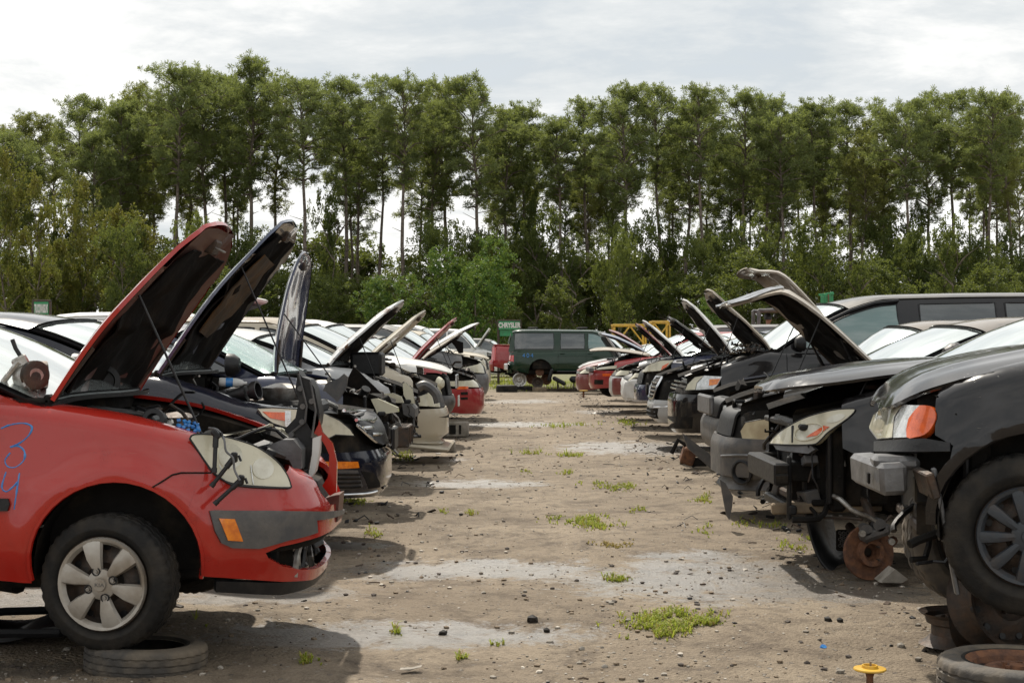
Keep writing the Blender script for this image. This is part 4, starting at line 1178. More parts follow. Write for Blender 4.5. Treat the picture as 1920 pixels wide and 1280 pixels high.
def grass():
    rg = random.Random(8); vs = []; fs = []; mi = []
    tufts = [(1265, 1168, 80, 22, 2.2, 0), (1185, 1187, 28, 10, 1, 0), (1250, 1190, 30, 8, .6, 0), (1100, 977, 55, 12, 1.3, 0), (1040, 975, 35, 5, .6, 0), (1125, 990, 40, 8, .8, 0), (1160, 915, 50, 8, .9, 0), (1105, 907, 30, 4, .5, 0), (1062, 885, 20, 5, .7, 0), (985, 884, 14, 4, .5, 0),
             (1070, 855, 28, 4, .5, 0), (1000, 850, 30, 3, .3, 0), (1320, 935, 22, 8, 1, 0), (1180, 793, 26, 7, 1.3, 0), (825, 958, 18, 5, .5, 0), (885, 962, 14, 5, .4, 0), (665, 942, 40, 7, .6, 0), (755, 855, 25, 10, .8, 0), (1155, 1083, 28, 5, .5, 0), (1490, 1020, 40, 20, .7, 0), (1440, 985, 25, 8, .4, 0),
             (560, 1238, 40, 8, .5, 0), (1148, 1022, 40, 7, .6, 1), (1335, 1170, 18, 8, .5, 0), (1200, 955, 20, 6, .4, 0), (1320, 1000, 20, 12, .4, 0), (660, 900, 50, 25, .35, 0), (950, 712, 40, 12, 3.2, 0), (975, 728, 40, 5, 2.2, 0), (1390, 980, 30, 12, .3, 0), (700, 1000, 30, 12, .3, 0), (745, 1180, 16, 5, .3, 0),
             (1060, 800, 90, 6, .3, 0), (380, 1160, 12, 10, .3, 0), (870, 1232, 20, 4, .15, 0), (930, 1205, 15, 3, .2, 0)]
    for px, py, hx, hy, dn, dry in tufts:
        Y = GY(py); n = int(hx * 2.6 * dn * 1.6)
        for _ in range(n):
            u = rg.gauss(0, .45); v = rg.gauss(0, .45); q = GY(min(max(py + v * hy, 690), 1279)); x = (px + u * hx - 960) / F * q
            if noise.noise(Vector((x * 7, q * 3, 2))) < -.1: continue
            z = ground_z(x, q); h = rg.choice((.02, .03, .04, .055, .08)) * rg.uniform(.7, 1.2) * (1.2 if Y > 18 else .6) * (.75 if dry else 1); a = rg.uniform(0, 6.28); w = (.0028 + .00012 * Y)
            for b in range(4):
                a += rg.uniform(.8, 2.2); d = Vector((math.cos(a), math.sin(a), 0)); s = Vector((-d.y, d.x, 0)) * w; p = Vector((x, q, z)); k = len(vs); hh = h * rg.uniform(.5, 1.2)
                vs += [p - s, p + s, p + d * hh * .4 + Vector((0, 0, hh * .75)) + s * .8, p + d * hh * .4 + Vector((0, 0, hh * .75)) - s * .8, p + d * hh * 1.05 + Vector((0, 0, hh * .85))]
                fs += [[k, k + 1, k + 2, k + 3], [k + 3, k + 2, k + 4]]; mi += [dry, dry] if rg.random() < .8 else [1, 1]
    for _ in range(5200):                           # verge behind the aisle
        y = rg.uniform(50, 62); x = rg.uniform(-9, 9); p = Vector((x, y, 0)); a = rg.uniform(0, 6.28); d = Vector((math.cos(a), math.sin(a), 0)); s = Vector((-d.y, d.x, 0)) * .012; h = rg.uniform(.08, .22); k = len(vs)
        vs += [p - s, p + s, p + d * h * .4 + Vector((0, 0, h))]; fs.append([k, k + 1, k + 2]); mi.append(0)
    me = bpy.data.meshes.new('grass'); me.from_pydata([tuple(v) for v in vs], [], fs)
    me.materials.append(leafmat('grass_blades', (.16, .22, .02), (.38, .42, .06), trans=.45)); me.materials.append(leafmat('dry_grass_blades', (.25, .16, .05), (.4, .3, .12)))
    me.polygons.foreach_set('material_index', mi); me.update()
    o = link(bpy.data.objects.new('grass', me)); o['kind'] = 'stuff'; o['label'] = 'green tufts of grass coming up through the dirt'


grass()


# ------------------------------------------------------------------ the rows of cars
def aim(c, hinge_px, tip_px, dy=.9):
    """hood rotation whose chord follows the photographed one; cowl distance from the hinge"""
    return


def mk(**k):
    tip = k.pop('tip', None)
    c = Car(**k)
    if tip:
        q = c.Mw.inverted() @ W(tip[0], tip[1], c.root.location.y)
        hx, hz = -c.tcowl + .02, c.zf(c.tcowl) + .03
        a1 = math.atan2(q.z - hz, q.x - hx)
        zt = (c.droop or c.zf)(.2)
        a0 = math.atan2(zt - hz + .02, -.2 - hx)
        c.hood = math.degrees(a1 - a0)
        c.hoodedge = max(0, min(.3, -.05 - hx - math.hypot(q.x - hx, q.z - hz)))
        print('%-12s hood angle %.0f  len want %.2f has %.2f' % (k.get('label', '')[:12], c.hood, math.hypot(q.x - hx, q.z - hz), -.05 - hx))
    c.build(); return c


def wires(car, pts, r=.006, mat='black', name='cable'):
    mb = MB(); mb.tube(pts, r, 6); return mb.build(name, M[mat], car.root)


# ---- left row
L1 = mk(kind='hatchback', label='red hatchback with raised hood and blue paint marks, nearest on the left', cat='car', Yc=7.05, nose=632, lift=.1, side='L', W=.83, L=4.0,
        zprof=[(0, .74), (.1, .8), (.3, .875), (.55, .95), (.87, 1.03), (1.2, 1.075), (1.5, 1.1), (2.3, 1.1), (3.3, 1.08), (4.0, 1.0)], zn=.82, zc=1.09, tcowl=1.22, ta=.87, ra=.378, za=.375, rw=.3, tb=.52, zbb=.3, zbt=.64, zs=.31,
        doors=(1.46, 2.35, 3.1), tr=3.35, roof=[(1.22, 1.1), (2.1, 1.44), (2.5, 1.5), (3.2, 1.5), (3.6, 1.42), (3.95, 1.1)], paint='p_red', step=.03, tcn=1.0, mn=3.3, tip=(425, 441), wheels=((1, 1),), lamps=False, skip=('bumper',), grille=False, ledge=.03, r=.07,
        group='scrap cars in the left row')
L2 = mk(kind='sedan', label='near-black navy sedan with tall raised hood, hazed headlight and chrome grille', cat='car', Yc=10.4, nose=730, lift=.25, W=.92, L=4.9,
        zprof=[(0, .66), (.1, .715), (.4, .755), (.82, .80), (1.2, .91), (1.53, .99), (2.4, .97), (4.3, .98), (4.9, .93)], zn=.73, zc=1.0, tcowl=1.53, ta=1.02, ra=.37, za=.36, rw=.33, tb=.6, zbb=.14, zbt=.47, doors=(1.62, 2.6, 3.5), tr=3.8,
        roof=[(1.53, 1.0), (2.4, 1.34), (2.8, 1.41), (3.6, 1.42), (4.0, 1.36), (4.6, 1.03)], paint='p_navy', hoodmat='p_bluehood', step=.04, tip=(553, 428), wheels=((0, 1), (0, -1), (1, 1)), lamps=False, grille=False, glass='wind', droop=interp([(0, .66), (.1, .715), (.4, .8), (.9, .92), (1.53, 1.0)]), group='scrap cars in the left row')
L3 = mk(kind='sedan', label='dark blue sedan with hood standing upright, shattered windshield and no bumper', cat='car', Yc=13.0, nose=768, lift=.22, W=.87, L=4.5, zn=.72, zc=.98, tcowl=1.15, paint='p_dblue', guts=True, glass='crack', lining=None,
        tip=(572, 482), step=.06, lamps=False, wheels=((1, 1), (0, 1)), group='scrap cars in the left row')
L4 = mk(kind='sedan', label='silver sedan with peeling white hood and crumpled nose', cat='car', Yc=15.7, nose=806, lift=.25, W=.88, L=4.5, zn=.7, zc=1.0, tcowl=1.05, tb=.5, ta=.85, paint='p_silver', hoodmat='p_peel', crumple=.22, guts=True, tip=(750, 571),
        step=.06, lamps=False, wheels=((1, 1),), group='scrap cars in the left row', roof=[(1.05, 1.0), (1.85, 1.3), (2.2, 1.37), (3.0, 1.38), (3.4, 1.3), (3.9, 1.02)])
L5 = mk(kind='minivan', label='beige minivan with cream hood raised and low front spoiler', cat='minivan', Yc=18.4, nose=840, lift=.18, W=.92, L=4.8, zn=.78, zc=1.1, tcowl=.98, paint='p_beige', ta=.85, tb=.5, tip=(793, 591), step=.07, zbb=.05, zbt=.5,
        roof=[(.98, 1.1), (1.9, 1.52), (2.3, 1.62), (4.0, 1.63), (4.4, 1.56), (4.75, 1.1)], lining=None, roofmat='p_tan', wheels=((0, 1),), group='scrap cars in the left row')
L6 = mk(kind='suv', label='white suv with round headlight and black bumper, left row', cat='suv', Yc=21.2, nose=853, lift=.25, W=.9, L=4.5, zn=.86, zc=1.05, tcowl=1.2, paint='p_white', step=.08, bumpmat='grey', lamps=False, zbt=.5, zbb=.25,
        roof=[(1.2, 1.06), (1.9, 1.5), (2.2, 1.58), (4.0, 1.6), (4.3, 1.55), (4.45, 1.1)], wheels=((1, 1), (0, 1)), group='scrap cars in the left row', glass='wind')
L7 = mk(kind='sedan', label='crimson coupe with crimson hood up and orange marker lamp', cat='car', Yc=23.9, nose=908, lift=.22, W=.88, L=4.4, zn=.72, zc=.98, tcowl=1.2, paint='p_crimson', tip=(857, 601), step=.07, lamps=True, zbt=.56, zbb=.14, lining=None,
        wheels=((1, 1),), group='scrap cars in the left row', tb=.7)
L8 = mk(kind='sedan', label='stripped dark grey sedan with torn hood lining hanging down', cat='car', Yc=26.7, nose=904, lift=.25, W=.88, L=4.4, zn=.74, zc=.98, tcowl=1.1, paint='p_sgrey', hoodmat='p_tan', guts=True, tip=(868, 628), step=.08, wheels=((1, 1),),
        lamps=False, group='scrap cars in the left row')
L9 = mk(kind='suv', label='slate grey suv with hazed oval headlight, near the end of the left row', cat='suv', Yc=29.6, nose=916, lift=.3, W=.92, L=4.6, zn=.88, zc=1.1, tcowl=1.2, paint='p_sgrey', tip=(896, 607), hoodmat='p_white', lining='lining', step=.09, zbt=.62,
        wheels=((1, 1),), near=False, bumpmat='lgrey', roof=[(1.2, 1.1), (1.9, 1.5), (2.2, 1.6), (4.0, 1.62), (4.3, 1.55), (4.5, 1.1)], group='scrap cars in the left row')
L10 = mk(kind='sedan', label='white sedan with raised hood, last car of the left row', cat='car', Yc=33.2, nose=899, lift=.25, W=.88, L=4.5, paint='p_white', tip=(880, 612), step=.1, near=False, wheels=((1, 1),), group='scrap cars in the left row')

# ---- right row
R1 = mk(kind='suv', label='black suv with orange and clear corner lamp standing on stacked rims, nearest on the right', cat='suv', Yc=6.98, nose=1628, lift=.29, side='R', yaw=-R(9), W=.92, L=4.6,
        zprof=[(0, .83), (.07, .9), (.2, .975), (.45, 1.05), (.8, 1.11), (1.4, 1.15), (2.4, 1.1), (4.6, 1.08)], zn=.9, zc=1.15, tcowl=1.45, ta=.62, ra=.415, za=.38, rw=.345, tb=.3, zbb=.5, zbt=.7, zs=.3, tcn=.7, mn=5, doors=(1.5, 2.5, 3.4), tr=3.3,
        roof=[(1.45, 1.15), (2.1, 1.6), (2.4, 1.68), (4.0, 1.7), (4.3, 1.6), (4.55, 1.1)], paint='p_black', step=.035, lamps=False, skip=('bumper',), guts=True, wheels=((1, 1), (1, -1)), group='scrap cars in the right row', hood=0, ledge=.01, hcrown=.05)
R2 = mk(kind='crossover', label='black crossover with large swept hazed headlight, no bumper and rusty brake disc', cat='car', Yc=9.6, nose=1418, lift=.15, side='R', W=.9, L=4.6,
        zprof=[(0, .83), (.1, .88), (.4, .96), (.8, 1.06), (1.25, 1.13), (2.4, 1.08), (4.6, 1.03)], zn=.86, zc=1.13, tcowl=1.3, ta=.93, ra=.39, za=.40, rw=.34, tb=.5, zbt=.6, zs=.32, paint='p_black', step=.04, lamps=False, guts=True, wheels=(), hood=6,
        roof=[(1.3, 1.13), (2.2, 1.48), (2.6, 1.55), (3.4, 1.55), (3.9, 1.45), (4.4, 1.08)], group='scrap cars in the right row', skip=('bumper',), ledge=.02)
R3 = mk(kind='suv', label='tan-roofed dark suv with grey bumper, fog lamp and long raised hood carrying a chrome grille', cat='suv', Yc=12.3, nose=1340, lift=.25, side='R', W=.9, L=4.6, zn=.72, zc=.97, tcowl=1.28, paint='p_fblack', hoodmat='p_tan',
        roofmat='p_droof', step=.05, bumpmat='grey', lamps=False, zbb=.0, zbt=.44, tb=.55, group='scrap cars in the right row', wheels=((1, -1), (0, 1)), lining='lining', skip=('mirror',), droop=interp([(0, .42), (.06, .5), (.26, .86), (.36, .895), (.6, .93), (1.28, .97)]), hood=47,
        roof=[(1.28, .98), (2.15, 1.33), (2.5, 1.41), (3.6, 1.43), (4.0, 1.36), (4.5, 1.0)])
R4 = mk(kind='sedan', label='navy boxy sedan with square headlight and the tallest raised hood of the right row', cat='car', Yc=15.0, nose=1324, lift=.22, side='R', W=.88, L=4.8, zn=.76, zc=1.0, tcowl=1.55, paint='p_dblue', hoodmat='p_tan', roofmat='p_droof', mn=6, tcn=.6,
        step=.05, lamps=False, bumpmat='grey', zbb=.18, zbt=.5, skip=('mirror',), droop=interp([(0, .66), (.08, .68), (.24, .84), (.36, .88), (1.55, 1.0)]), tip=(1408, 492), lining=None, group='scrap cars in the right row', wheels=((1, -1), (0, 1)),
        roof=[(1.55, 1.01), (2.15, 1.4), (2.45, 1.47), (3.6, 1.48), (4.0, 1.38), (4.45, 1.03)])
R5 = mk(kind='minivan', label='black minivan with raised hood and amber-cornered headlight', cat='minivan', Yc=18.0, nose=1256, lift=.27, side='R', W=.97, L=5.1, zprof=[(0, .76), (.1, .82), (.45, .93), (.8, 1.05), (1.14, 1.13), (2.4, 1.12), (5.1, 1.1)], zn=.84, zc=1.14,
        tcowl=1.16, ta=.98, ra=.37, za=.36, paint='p_black', roofmat='p_fblack', step=.05, lamps=False, zbb=.12, zbt=.6, tb=.62, tip=(1325, 552), doors=(1.3, 2.78, 4.0), tr=4.0, group='scrap cars in the right row', grille=False, hoodmat='p_tan',
        roof=[(1.16, 1.14), (2.1, 1.68), (2.6, 1.8), (4.3, 1.83), (4.75, 1.72), (5.05, 1.15)], pillars=[(1.35, 2.68), (2.95, 3.88), (4.0, 4.8)])
R6 = mk(kind='sedan', label='silver sedan with chrome slat grille and white hood up, right row', cat='car', Yc=20.8, nose=1216, lift=.28, side='R', W=.9, L=4.6, zn=.76, zc=1.02, tcowl=1.18, paint='p_silver', hoodmat='p_white', step=.06, zbt=.42, zbb=.1, grille=False, lamps=False,
        tip=(1281, 567), group='scrap cars in the right row', wheels=((1, 1), (0, 1)))
R7 = mk(kind='suv', label='dark suv with raised black hood and cream headlight tipped orange', cat='suv', Yc=23.5, nose=1190, lift=.3, side='R', W=.9, L=4.6, zn=.84, zc=1.04, tcowl=1.3, paint='p_dblue', hoodmat='p_fblack', step=.07, lamps=False, guts=False, tip=(1249, 601), zbt=.56,
        group='scrap cars in the right row', wheels=((1, 1),), bumper=False)
R8 = mk(kind='sedan', label='white sedan with bent white hood lined in black', cat='car', Yc=26.2, nose=1166, lift=.28, side='R', W=.88, L=4.5, zn=.72, zc=1.0, tcowl=1.08, paint='p_white', step=.08, tip=(1206, 606), group='scrap cars in the right row', wheels=((1, 1),), near=False, crumple=.1)
R9 = mk(kind='sedan', label='silver sedan with maroon hood raised and a maroon bumper corner', cat='car', Yc=28.8, nose=1143, lift=.28, side='R', W=.88, L=4.5, zn=.74, zc=1.0, tcowl=1.2, paint='p_silver', hoodmat='p_maroon', step=.08, tip=(1190, 612), group='scrap cars in the right row', wheels=((1, 1),), near=False)
R10 = mk(kind='sedan', label='crimson sedan with nearly level dusty hood, beside the green suv', cat='car', Yc=32.2, nose=1104, lift=.35, side='R', W=.88, L=4.5, zn=.66, zc=.92, tcowl=1.35, paint='p_crimson', hoodmat='p_tan', step=.08, hood=17, group='scrap cars in the right row', wheels=((1, 1),), near=False)
R11 = mk(kind='sedan', label='white sedan with blue-edged hood raised, behind the level-hooded crimson sedan', cat='car', Yc=36, nose=1118, lift=.3, side='R', W=.88, L=4.5, paint='p_white', hoodmat='p_bluehood', step=.1, tip=(1120, 620), tcowl=1.3, group='scrap cars in the right row', wheels=(), near=False)
R12 = mk(kind='sedan', label='maroon sedan with slim hood raised, last of the right row', cat='car', Yc=39.5, nose=1128, lift=.3, side='R', W=.88, L=4.5, paint='p_maroon', step=.1, tip=(1142, 617), tcowl=1.3, group='scrap cars in the right row', wheels=(), near=False)

# ---- crosswise at the end of the aisle
G = mk(kind='suv', label='dark green suv parked crosswise at the end of the aisle on bare rims', cat='suv', Yc=49.4, nose=None, X0=5.02, lift=.33, side='L', W=.95, L=5.2, zn=1.0, zc=1.12, tcowl=1.3, ta=.95, tr=4.05, ra=.41, za=.36, rw=.36, zs=.36, paint='p_dgreen', step=.08, mn=5,
       zprof=[(0, .95), (.1, 1.0), (1.3, 1.1), (2.4, 1.08), (5.2, 1.06)], doors=(1.45, 2.5, 3.45), roof=[(1.3, 1.12), (1.95, 1.62), (2.3, 1.74), (4.8, 1.76), (5.0, 1.7), (5.14, 1.1)], pillars=[(1.5, 2.42), (2.55, 3.36), (3.6, 4.93)], lean=.22, roofmat='p_dgreen', wheels=(), tb=.55)
PK = mk(kind='pickup_truck', label='crimson pickup truck with its tail sticking out behind the green suv', cat='pickup truck', Yc=53.5, nose=None, X0=4.7, lift=.35, side='L', W=.95, L=5.55, zn=1.0, zc=1.15, tcowl=1.3, ta=.95, tr=4.3, ra=.42, za=.36, rw=.36, zs=.4, paint='p_crimson', step=.12, mn=5,
        zprof=[(0, .95), (.1, 1.0), (1.3, 1.12), (2.4, 1.2), (5.55, 1.24)], ztail=1.24, doors=(1.45, 2.5, 3.3), roof=[(1.3, 1.14), (1.95, 1.62), (2.3, 1.72), (3.2, 1.72), (3.3, 1.65), (3.45, 1.2)], wheels=((0, -1),), near=False)

# ---- further vehicles, beyond and behind the rows
FG = 'parked scrap vehicles beyond the rows'
P0 = Car(kind='sedan', label='', cat='car', Yc=60, nose=None, X0=0, lift=.2, side='L', paint='p_silver', step=.16, near=False, wheels=((1, -1), (0, -1)), group=FG).build()
P1 = Car(kind='suv', label='', cat='suv', Yc=60, nose=None, X0=0, lift=.25, side='L', paint='p_white', step=.16, near=False, zn=.95, zc=1.12, zbelt=1.1, ztail=1.08, roof=[(1.35, 1.12), (2.0, 1.6), (2.3, 1.7), (4.1, 1.72), (4.35, 1.62), (4.55, 1.1)], wheels=((1, -1), (0, -1)), group=FG).build()
P2 = Car(kind='van', label='', cat='van', Yc=60, nose=None, X0=0, lift=.25, side='L', paint='p_white', step=.16, near=False, L=5.2, zn=1.0, zc=1.25, zbelt=1.2, ztail=1.2, tcowl=1.0, doors=(1.1, 2.2, 3.4), tr=4.0, roof=[(1.0, 1.25), (1.7, 1.95), (2.0, 2.05), (4.9, 2.08), (5.0, 2.0), (5.15, 1.3)], wheels=((1, -1), (0, -1)), group=FG).build()


def recolor(o, old, new):
    for sl_ in o.material_slots:
        if sl_.material == M[old]: sl_.link = 'OBJECT'; sl_.material = M[new]


def copytree(o, parent, old, new):
    c = o.copy(); COL.objects.link(c); c.parent = parent
    if c.type == 'MESH' and old != new:
        recolor_src = M[old]
        for i, s_ in enumerate(c.material_slots):
            if s_.material == recolor_src: s_.link = 'OBJECT'; s_.material = M[new]
    for ch in list(o.children): copytree(ch, c, old, new)
    return c


FILL = [  # proto, colour, X or px, Y, heading, open lid, label
    (1, 'white', 150, 24, 180, 'gate', 'white suv with tailgate lifted, left of the red raised hood'),
    (0, 'white', 118, 28, 180, None, 'white sedan beside the left section sign'),
    (0, 'silver', 250, 30, 180, None, 'silver sedan roof glimpsed left of the red raised hood'),
    (0, 'black', 330, 26, 180, None, 'black sedan seen between the red and navy raised hoods'),
    (1, 'silver', 420, 36, 180, None, 'silver suv glimpsed behind the tall navy raised hood'),
    (1, 'white', 600, 44, 180, None, 'white suv roof over the silver sedan'),
    (1, 'sgrey', 668, 37, 0, None, 'slate grey suv roof left of the peeling white hood'),
    (1, 'beige', 770, 41, 0, None, 'beige suv roof between the peeling white and cream hoods'),
    (2, 'white', 745, 52, 0, None, 'white van behind the cream hood'),
    (1, 'sgrey', 765, 45, 0, None, 'slate grey suv roof behind the crimson raised hood'),
    (2, 'white', 822, 60, 0, 'hood', 'white van left of the crimson pickup, nearer the raised hoods'),
    (1, 'sgrey', 905, 64, 0, 'gate', 'slate grey suv with its lid up, just left of the crimson pickup'),
    (1, 'white', 885, 72, 0, 'gate', 'white suv with its tailgate raised, farthest back below the CHRYSLER sign'),
    (0, 'black', 935, 74, 0, 'hood', 'black sedan with its hood up at the foot of the CHRYSLER sign'),
    (0, 'silver', 1215, 46, 180, 'hood', 'silver sedan with hood up below the left yellow steel rack'),
    (0, 'white', 1275, 50, 180, None, 'white sedan beyond the bent white hood'),
    (1, 'black', 1300, 45, 180, None, 'black suv beyond the slim dark raised hood'),
    (0, 'maroon', 1250, 36, 180, None, 'maroon sedan behind the bent white hood'),
    (1, 'sgrey', 1335, 33, 180, None, 'slate grey suv behind the narrow white hood'),
    (0, 'white', 1500, 41, 180, None, 'white sedan just right of the yard loader'),
    (0, 'crimson', 1385, 42, 180, None, 'crimson sedan just left of the yard loader'),
    (0, 'dblue', 1450, 30, 180, None, 'dark blue sedan in front of the yard loader'),
    (1, 'silver', 1700, 55, 180, None, 'silver suv seen through the black minivan\'s row'),
]
for pi, colr, px, Y, hd, lid, lab in FILL:
    P = (P0, P1, P2)[pi]; o = copytree(P.root, None, 'p_silver' if pi == 0 else 'p_white', 'p_' + colr)
    L = P.L / 2; h = R(hd) + rnd.uniform(-.06, .06); X = (px - 960) / F * Y
    o.location = (X + L * math.cos(h), Y + L * math.sin(h), rnd.uniform(.15, .32)); o.rotation_euler = (0, 0, h); o['label'] = lab
    if lid:
        mb = MB(); t = (P.roof[-2][0] + .05) if lid == 'gate' else P.tcowl; z = P.roof[-2][1] if lid == 'gate' else P.zc; sg = -1 if lid == 'gate' else 1; ln = 1.0
        e = R(18 if lid == 'gate' else 55)
        mb.box((-t + sg * ln / 2 * math.cos(e), 0, z + ln / 2 * math.sin(e) + .03), (ln, 1.4, .07), (0, -e * sg, 0), bev=.03)
        mb.box((-t + sg * ln / 2 * math.cos(e), 0, z + ln / 2 * math.sin(e) - .02), (ln * .8, 1.15, .05), (0, -e * sg, 0), 1, bev=.02)
        for y in (-.6, .6): mb.tube([(-t - .0 * sg, y, z - .12), (-t + sg * .5, y, z + .5 * math.tan(e) * .9)], .012, 5, 1)
        mb.build('tailgate' if lid == 'gate' else 'hood', [M['p_' + colr], M['black']], o)
for P in (P0, P1, P2):
    def rm(o):
        for ch in list(o.children): rm(ch)
        bpy.data.objects.remove(o)
    rm(P.root)


# ------------------------------------------------------------------ details traced on the near cars
def sc(pts, x0, y0, k): return [(x0 + x / k, y0 + y / k) for x, y in pts]


def loc(c, px, py, Y): return c.Mw.inverted() @ W(px, py, Y)


def slab(c, name, pts, Y, depth, mat, parent=None, X=0):
    """an upright piece whose outline is seen square-on, given a depth along the view"""
    Mi = c.Mw.inverted() if c else Matrix(); n = len(pts)
    A = [Mi @ W(x, y, Y) for x, y in pts]; B = [Mi @ (W(x, y, Y) + Vector((X, depth, 0))) for x, y in pts]
    mb = MB(); mb.add(A + B, [list(range(n)), list(range(n, 2 * n))[::-1]] + [[i, n + i, n + (i + 1) % n, (i + 1) % n] for i in range(n)])
    return mb.build(name, M[mat], parent or (c.root if c else None), 30)


def line(c, name, pts, mat, r=.004, off=.003, parent=None, raw=None, flat=False):
    q = raw or c.trc(pts); P = []
    for u, z in q:
        n = (c.P(u + .002, z) - c.P(u - .002, z)).cross(c.P(u, z + .002) - c.P(u, z - .002)).normalized(); P.append(c.P(u, z) + n * off)
    rr_ = [r * (.65 + .7 * abs(noise.noise(Vector((i * .37, r * 99, 0)))) * 1.6) for i in range(len(P))] if name == 'paint_mark' else r
    mb = MB(); mb.tube(P, rr_, 6); return mb.build(name, M[mat], parent or c.root)


def smooth(pts, n=4):
    out = []; N = len(pts)
    for i in range(N - 1):
        p0, p1, p2, p3 = pts[max(i - 1, 0)], pts[i], pts[i + 1], pts[min(i + 2, N - 1)]
        for k in range(n):
            t = k / n
            out.append(tuple(.5 * ((2 * p1[a]) + (-p0[a] + p2[a]) * t + (2 * p0[a] - 5 * p1[a] + 4 * p2[a] - p3[a]) * t * t + (-p0[a] + 3 * p1[a] - 3 * p2[a] + p3[a]) * t ** 3) for a in range(len(p1))))
    return out + [pts[-1]]


def rimthing(label, c, ax, r=.2, w=.2, mat='rustd', cat='wheel rim'):
    mb = MB(); steel_rim_mb(mb, r, w, (0, 0, 0), ax, holes=r != .17); o = mb.build('wheel_rim', [M[mat], M['black']]); o.location = c; return tag(o, label, cat)


def tyrething(label, c, ax, Ro=.3, w=.18, mat='rubberd', rim=None, n=96, rr=None):
    t = thing('tyre', label, 'tyre', c); mb = MB(); rr = rr or Ro * .62; tyre_mb(mb, Ro, w, rr, 0, n, (0, 0, 0), ax); mb.build('tyre_casing', M[mat], t)
    mb = MB(); mb.lathe([(rr, -w * .34), (rr + .01, -w * .46), (Ro - .02, -w * .44), (Ro - .012, 0), (Ro - .02, w * .44), (rr + .01, w * .46), (rr, w * .34)], (0, 0, 0), ax, 40); mb.build('inner_wall', M['rubber'], t)
    if rim: mb = MB(); steel_rim_mb(mb, rr, w * .9, (0, 0, 0), ax); mb.build('rim', [M[rim], M['black']], t)
    return t


# ---- red hatchback
c = L1
arcp = [(c.u(c.ta - c.ra * math.cos(R(a))), c.za + c.ra * math.sin(R(a))) for a in (0, 6, 12, 18, 24, 30, 36)]
for sg in (-1,):
    pass
hl = c.trc([(356, 822), (391, 874), (405, 891), (425, 903), (453, 909), (492, 912), (540, 914), (544, 908), (535, 886), (516, 862)])
hl = [(abs(u), z) for u, z in hl]
um = min(u for u, z in hl)
mt = [(.3, .45), (.5, .442), (.66, .43), (.73, .408), (.71, .38), (.62, .335), (.48, .302), (.3, .282)]
half = [(0, .455)] + mt + [(0, .27), (0, .225), (.3, .23), (.6, .26), (c.u(.3), .29)] + [(c.u(c.ta - c.ra * .995), .32)] + arcp[1:] + \
       [(c.u(.53), .70), (c.u(.5), .72)] + hl[1:] + [(um * .93, .80), (.38, .79), (.33, .76), (.3, .64), (.22, .575), (0, .56)]
mb = MB()
for sg in (1, -1): patch(mb, [(u * sg, z) for u, z in half], c.P, .03, off=.004, thick=.025)
bp = mb.build('front_bumper', M['p_red'], c.root, 45)
c.trp('headlight', smooth([(356, 822), (365, 814), (405, 815), (444, 824), (482, 838), (516, 862), (535, 886), (544, 908), (540, 914), (492, 912), (453, 909), (425, 903), (405, 891), (391, 874), (356, 822)]), 'lamp', off=.004, thick=.03, nf=True)
c.trp('headlight', None, 'lamp', raw=[(u, z) for u, z in hl] + [(um + .08, .86), (c.u(.42), .89)], off=.014, thick=.03)
line(c, 'lamp_seal', smooth([(355, 822), (391, 876), (425, 905), (453, 911), (492, 914), (541, 915)]), 'black', .005, .012)
s_ = c.trp('bumper_strip', sc([(1165, 320), (1200, 315), (1480, 318), (1735, 313), (1752, 370), (1758, 438), (1600, 480), (1440, 525), (1290, 520), (1230, 495), (1195, 430)], 0, 850, 2.976), 'grey', off=.018, thick=.02)
c.trp('side_marker', sc([(1215, 360), (1305, 362), (1350, 482), (1265, 478)], 0, 850, 2.976), 'amber', off=.024, thick=.012, parent=s_)
line(c, 'panel_seam', sc([(830, 200), (900, 160), (960, 120), (1010, 107), (1180, 107)], 0, 850, 2.976), 'shadow', .004, .004)
mb = MB(); patch(mb, [(-.95, .24), (-.6, .195), (.6, .195), (.95, .24), (.95, .29), (.6, .255), (-.6, .255), (-.95, .29)], c.P, .05, off=.0, thick=.03); mb.build('lower_air_dam', M['black'], c.root)
c.trp('door_moulding', [(-60, 932), (17, 934), (20, 944), (16, 957), (-60, 958)], 'black', off=.015, thick=.02)
q = smooth([(2, 803), (20, 796), (45, 793), (60, 800), (55, 815), (38, 830), (20, 838), (35, 836), (46, 846), (45, 862), (30, 875), (15, 874), (10, 862), (20, 848)], 5)
line(c, 'paint_mark', q, 'blue', .0042, -.001); line(c, 'paint_mark', smooth([(12, 884), (4, 912), (12, 921), (24, 913), (34, 903)], 4), 'blue', .0042, -.001); line(c, 'paint_mark', smooth([(37, 886), (32, 920), (27, 954)], 4), 'blue', .0042, -.001)
wheel(c.root, (loc(c, 204, 1094, 6.25).x, -(c.W - .07), .30), .30, .19, .2, cover=(6, .018, .052, 'silverwheel'), steer=-R(9), side=-1)
wc = [o for o in c.root.children if o.name.startswith('wheel')]
for o in wc:
    for ch in o.children:
        if ch.name.startswith('wheel_cover'):
            text_mesh('emblem', 'KIA', .022, M['grey'], ch, Matrix.Translation((0, -.117, 0)) @ Matrix.Rotation(PI / 2, 4, 'X'), sx=1.3)
coils = [((405, 818), (402, 886)), ((437, 860), (396, 912)), ((449, 902), (402, 945))]
